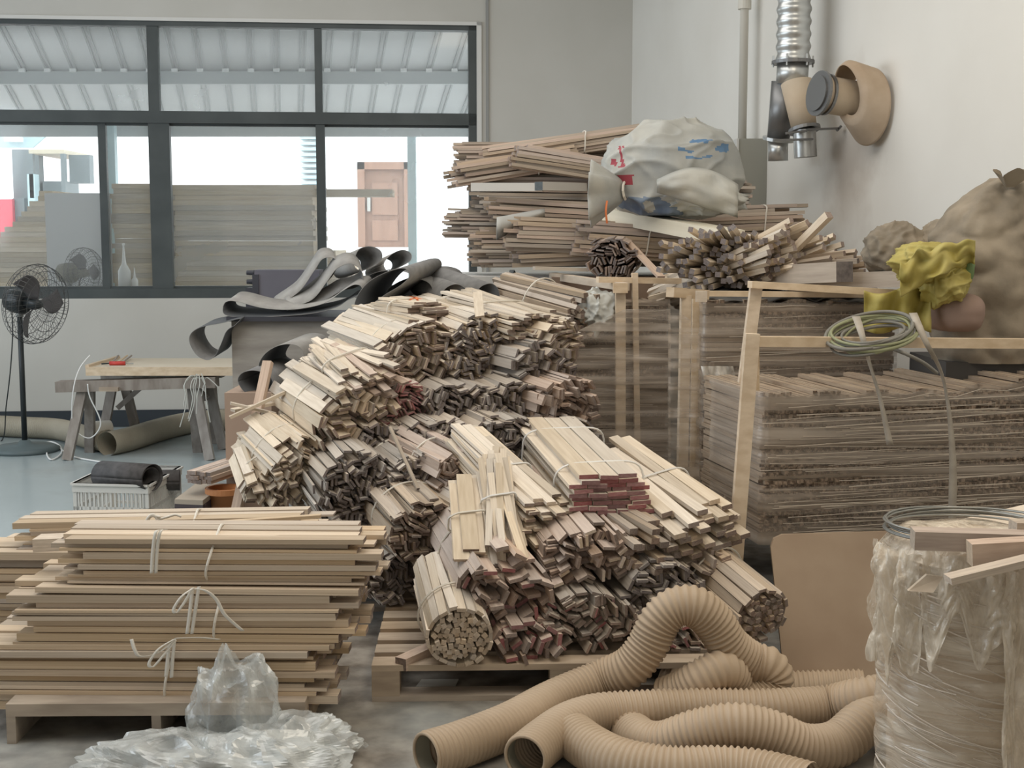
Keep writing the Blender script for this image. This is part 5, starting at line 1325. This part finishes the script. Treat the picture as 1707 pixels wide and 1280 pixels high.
def belt(label, uvs, Y, wv, closed=True, mats=('belt_light', 'belt_black'), dY=None):
    pts = [P(q[0], q[1], Y + (q[2] if len(q) > 2 else 0)) for q in uvs]
    sp2 = smooth_path(pts, 7, closed)
    if closed: sp2.append(sp2[0])
    t_ = thing('sanding_belt', label, 'belt', sp2[0])
    # two skins: cloth backing outside, grit inside
    b = MB(); b.ribbon(sp2, wv, .0025); k = len(sp2)
    b.m = ([1, 0, 0, 0] * (k - 1)) + [0, 0]
    b.build('band', list(mats), t_, smooth=True)
    return t_
W1_ = Vector((.03, .26, .03))
belt('long grey sanding belt loop lying over the cabinet with a curled left end', ((372, 512), (378, 503), (395, 503), (440, 514), (490, 516), (540, 506), (570, 486), (590, 475), (602, 478), (600, 490), (580, 500), (560, 512), (520, 522), (460, 527), (400, 528), (375, 524)), 8.25, Vector((.04, .2, .05)))
belt('tall grey belt loop rising to a rounded tip behind the long loop', ((462, 513), (500, 485), (525, 450), (538, 432), (555, 430), (562, 440), (552, 462), (520, 490), (480, 514)), 8.45, Vector((-.04, .13, .06)), mats=('belt_light', 'belt_grey'))
belt('grey belt loop with a broad light face in front of the window', ((478, 516), (520, 500), (545, 470), (562, 448), (585, 440), (602, 452), (604, 470), (590, 480), (570, 484), (545, 498), (510, 514)), 8.35, Vector((-.03, .13, .07)), mats=('belt_light', 'belt_grey'))
belt('rolled grey belt left of two against the bright window', ((592, 430), (600, 415), (618, 411), (634, 418), (636, 432), (622, 444), (602, 450), (592, 445)), 8.7, Vector((-.17, .25, -.06)), mats=('belt_light', 'belt_grey'))
belt('rolled grey belt right of two against the bright window', ((640, 440), (652, 425), (670, 417), (684, 422), (684, 434), (668, 444), (648, 452)), 8.7, Vector((-.15, .25, -.06)), mats=('belt_light', 'belt_grey'))
belt('dark grey belt folded into a drop on top of the pile', ((592, 512), (598, 490), (618, 468), (650, 452), (675, 448), (682, 460), (668, 475), (640, 492), (612, 512)), 7.3, Vector((.16, .34, .05)), mats=('belt_grey', 'belt_black'))
belt('wide dark belt roll behind the pile crest', ((640, 500), (650, 480), (680, 465), (712, 470), (722, 490), (715, 510), (680, 520), (650, 515)), 7.5, Vector((.16, .42, .06)), mats=('belt_grey', 'belt_black'))
belt('grey belt roll with a dark open end at the right of the belts', ((792, 500), (800, 480), (818, 473), (830, 482), (832, 500), (822, 512), (803, 514)), 7.35, Vector((-.30, .30, .09)), mats=('belt_grey', 'belt_black'))
belt('narrow dark belt roll between the wide roll and the right roll', ((735, 500), (742, 482), (760, 474), (776, 482), (778, 500), (764, 512), (745, 513)), 7.4, Vector((-.2, .34, .06)), mats=('belt_grey', 'belt_black'))
belt('grey belt hanging down in a drop at the left of the cabinet', ((400, 531), (370, 538), (335, 545), (318, 556), (316, 572), (328, 592), (345, 600), (358, 594), (368, 575), (378, 552), (392, 542)), 8.2, Vector((.05, .20, .04)), mats=('belt_grey', 'belt_black'))
belt('pale belt arching out of the pile under the cabinet', ((432, 612), (440, 592), (460, 578), (482, 574), (500, 580), (505, 600), (490, 618), (455, 622)), 7.3, Vector((.1, .3, .04)), mats=('belt_light', 'belt_black'))
belt('grey belt coil low at the left edge of the pile', ((397, 636), (404, 622), (425, 618), (448, 626), (455, 645), (440, 660), (412, 656)), 7.2, Vector((.1, .3, .04)), mats=('belt_grey', 'belt_black'))

belt('large dark belt roll under the two rolled belts by the window', ((602, 520), (604, 475), (625, 455), (670, 452), (698, 470), (702, 505), (690, 524), (645, 527)), 8.5, Vector((.0, .4, .0)), mats=('belt_grey', 'belt_black'))
q0, q1 = P(374, 655, 7.15), P(452, 655, 7.15)
tag(MB().box(q0.x, q1.x, 7.15, 7.65, 0, q0.z).build('carton', 'brown_box'), 'brown carton under the coiled belt at the left edge of the pile', 'box')
# ================================================================ ducts, pipe and box on the right
mat('galv', (0.52, 0.53, 0.52), 0.35, 0.85, col2=(0.62, 0.63, 0.62), scale=8); mat('galv_dark', (0.22, 0.22, 0.22), 0.4, 0.7)
mat('dusty_duct', (0.50, 0.40, 0.29), 0.7, col2=(0.58, 0.49, 0.38), scale=4); mat('dust_board', (0.44, 0.33, 0.23), 0.8, col2=(0.56, 0.45, 0.34), scale=5)
UY = 8.3
ud = thing('duct_branch', 'galvanised spiral duct hanging from the ceiling with a Y branch', 'duct', P(1320, 262, UY))
top, bot = P(1325, -260, UY), P(1322, 104, UY); top.z = H; top.x = bot.x
R1 = px(27, UY)
n = 260; pts = [bot.lerp(top, k / n) for k in range(n + 1)]
rs = [R1 * (1 + .055 * math.sin(2 * math.pi * (bot.lerp(top, k / n).z - bot.z) / .075)) for k in range(n + 1)]
MB().tube(pts, rs, 28).build('spiral_duct', 'galv', ud, smooth=True)
def coll(c, r, name='flange', d=Vector((0, 0, 1)), m='galv_dark', h=.02):
    MB().tube([c - d * h / 2, c + d * h / 2], r, 28).build(name, m, ud, smooth=False)
coll(bot, R1 * 1.28)
for a_ in range(6):
    q = bot + Vector((math.cos(a_ * 1.05) * R1 * 1.2, math.sin(a_ * 1.05) * R1 * 1.2, 0)); MB().tube([q - Vector((0, 0, .03)), q + Vector((0, 0, .04))], .006, 6).build('bolt', 'galv', ud)
j = P(1320, 140, UY); MB().tube([bot, j], R1 * .95, 28).build('neck', 'galv', ud, smooth=True)
a = P(1328, 138, UY - .05); b = P(1341, 216, UY - .12); MB().tube([a, b], [R1 * .95, R1 * .74], 28).build('branch_front', 'dusty_duct', ud, smooth=True)
coll(b, R1 * .95, d=(b - a).normalized()); e = P(1343, 262, UY - .12); MB().tube([b, e], R1 * .68, 28, cap=False).build('outlet', 'galv', ud, smooth=True)
MB().tube([b, e - Vector((0, 0, -.005))], R1 * .6, 28).build('outlet_inner', 'galv_dark', ud, smooth=True)
a = P(1312, 138, UY + .05); b = P(1297, 232, UY + .12); MB().tube([a, b], [R1 * .95, R1 * .68], 28).build('branch_rear', 'galv_dark', ud, smooth=True)
coll(b, R1 * .95, d=(b - a).normalized(), m='galv'); e = P(1297, 268, UY + .12); MB().tube([b, e], R1 * .62, 28).build('outlet', 'galv', ud, smooth=True)
for (u0, v0, u1, v1) in ((1345, 216, 1398, 214), (1345, 218, 1310, 222), (1290, 234, 1355, 232), (1395, 218, 1402, 210)):
    MB().beam(P(u0, v0, UY - .2), P(u1, v1, UY - .2), .03, .012).build('damper_handle', 'galv_dark', ud)
# elbow at the right wall
eb = thing('duct_elbow', 'dusty brown duct stub with a dark flange slanting out of the right wall', 'duct', P(1420, 200, 7.7))
ea, ebb, ec = P(1368, 156, 7.66), P(1415, 164, 7.72), P(1460, 174, 7.78)
R2 = px(31, 7.45)
MB().tube([ea, ebb, ec], R2, 32, cap=False).build('stub', 'dusty_duct', eb, smooth=True)
dd = (ebb - ea).normalized()
for k, (o_, r_) in enumerate(((-.01, 1.22), (.035, 1.12))): MB().tube([ea + dd * (o_ - .008), ea + dd * (o_ + .008)], R2 * r_, 32).build('flange', 'galv_dark', eb)
MB().tube([ea - dd * .03, ea - dd * .015], R2 * .95, 32).build('end_cap', 'galv_dark', eb)
# saddle: a wide cuff, cut slanting, between stub and wall
def cuff(s, t):
    a_ = 2 * math.pi * s; c1 = P(1412, 150, 7.62); c2 = P(1448, 178, 7.7); ax = (c2 - c1).normalized(); x_ = Vector((0, 0, 1)) - ax * ax.z; x_.normalize(); y_ = ax.cross(x_)
    r = R2 + (px(42, 7.5) - R2) * min(1, t / .15) + px(16, 7.5) * t; q = c1.lerp(c2, t)
    return q + x_ * (math.cos(a_) * r) + y_ * (math.sin(a_) * r * .9) + ax * (.10 * -math.cos(a_)) 
g = MB(); g.grid(40, 15, cuff, closed=True); o = g.build('saddle', 'dust_board', eb, smooth=True); o.modifiers.new('solid', 'SOLIDIFY').thickness = .006
# pipe and box
mat('pipe_cream', (0.66, 0.63, 0.56), 0.5); mat('box_green', (0.34, 0.335, 0.29), 0.6)
YB = 9.35
pp = thing('wall_pipe', 'cream vertical pipe running up the right wall from the grey box', 'pipe', P(1237, 232, YB))
a = P(1237, 236, YB); b = Vector((a.x, a.y, H)); MB().tube([a, b], px(7, YB), 16).build('pipe', 'pipe_cream', pp, smooth=True)
c = P(1237, 8, YB); c.x = a.x; MB().tube([c - Vector((0, 0, .03)), c + Vector((0, 0, .03))], px(11, YB), 16).build('coupling', 'pipe_cream', pp)
x0, x1, z0, z1 = rect(1228, 231, 1280, 420, 9.2)
bx = thing('grey_cabinet', 'grey-green tall cabinet against the right wall under the pipe', 'cabinet', Vector(((x0 + x1) / 2, 9.3, 0)))
MB().box(x0, x1, 9.2, 9.6, 0, z1).build('body', 'box_green', bx); MB().box(x0 - .015, x0, 9.19, 9.6, 0, z1).build('side_panel', 'melamine', bx)

# repeats of one kind share a group
GROUPS = {'lath_bundle': 'lath bundles of the main pile', 'long_lath_bundle': 'long lath bundles on the high pile', 'square_stick_bundle': 'square stick sheaves on the middle stack',
          'pine_bundle': 'pine bundles of the left stack', 'ribbed_hose': 'ribbed dust hoses', 'sanding_belt': 'sanding belts on the cabinet', 'timber_pack': 'plank packs in the yard',
          'wrapped_stack': 'film-wrapped stick stacks', 'stack_frame': 'wooden frames of the wrapped stacks', 'wooden_pallet': 'wooden pallets', 'string_bow': 'string ties on the pine stack',
          'board_offcut': 'offcuts on the drum', 'thin_rod': 'rods on the board table', 'glue_bottle': 'glue bottles behind the window', 'canopy_post': 'canopy posts', 'floor_fan': 'floor fans',
          'trestle_bench': 'trestles', 'belt_roll': 'belt rolls in the crate', 'paper_scrap': 'paper scraps', 'thick_beam': 'thick beams on the middle stack', 'webbing_strap': 'webbing straps', 'metal_rod': 'rods at the pale cabinet', 'film_wrap': 'film round the posts'}
for o in bpy.data.objects:
    if o.parent is None and 'category' in o.keys():
        g_ = GROUPS.get(o.name.split('.')[0])
        if g_: o['group'] = g_
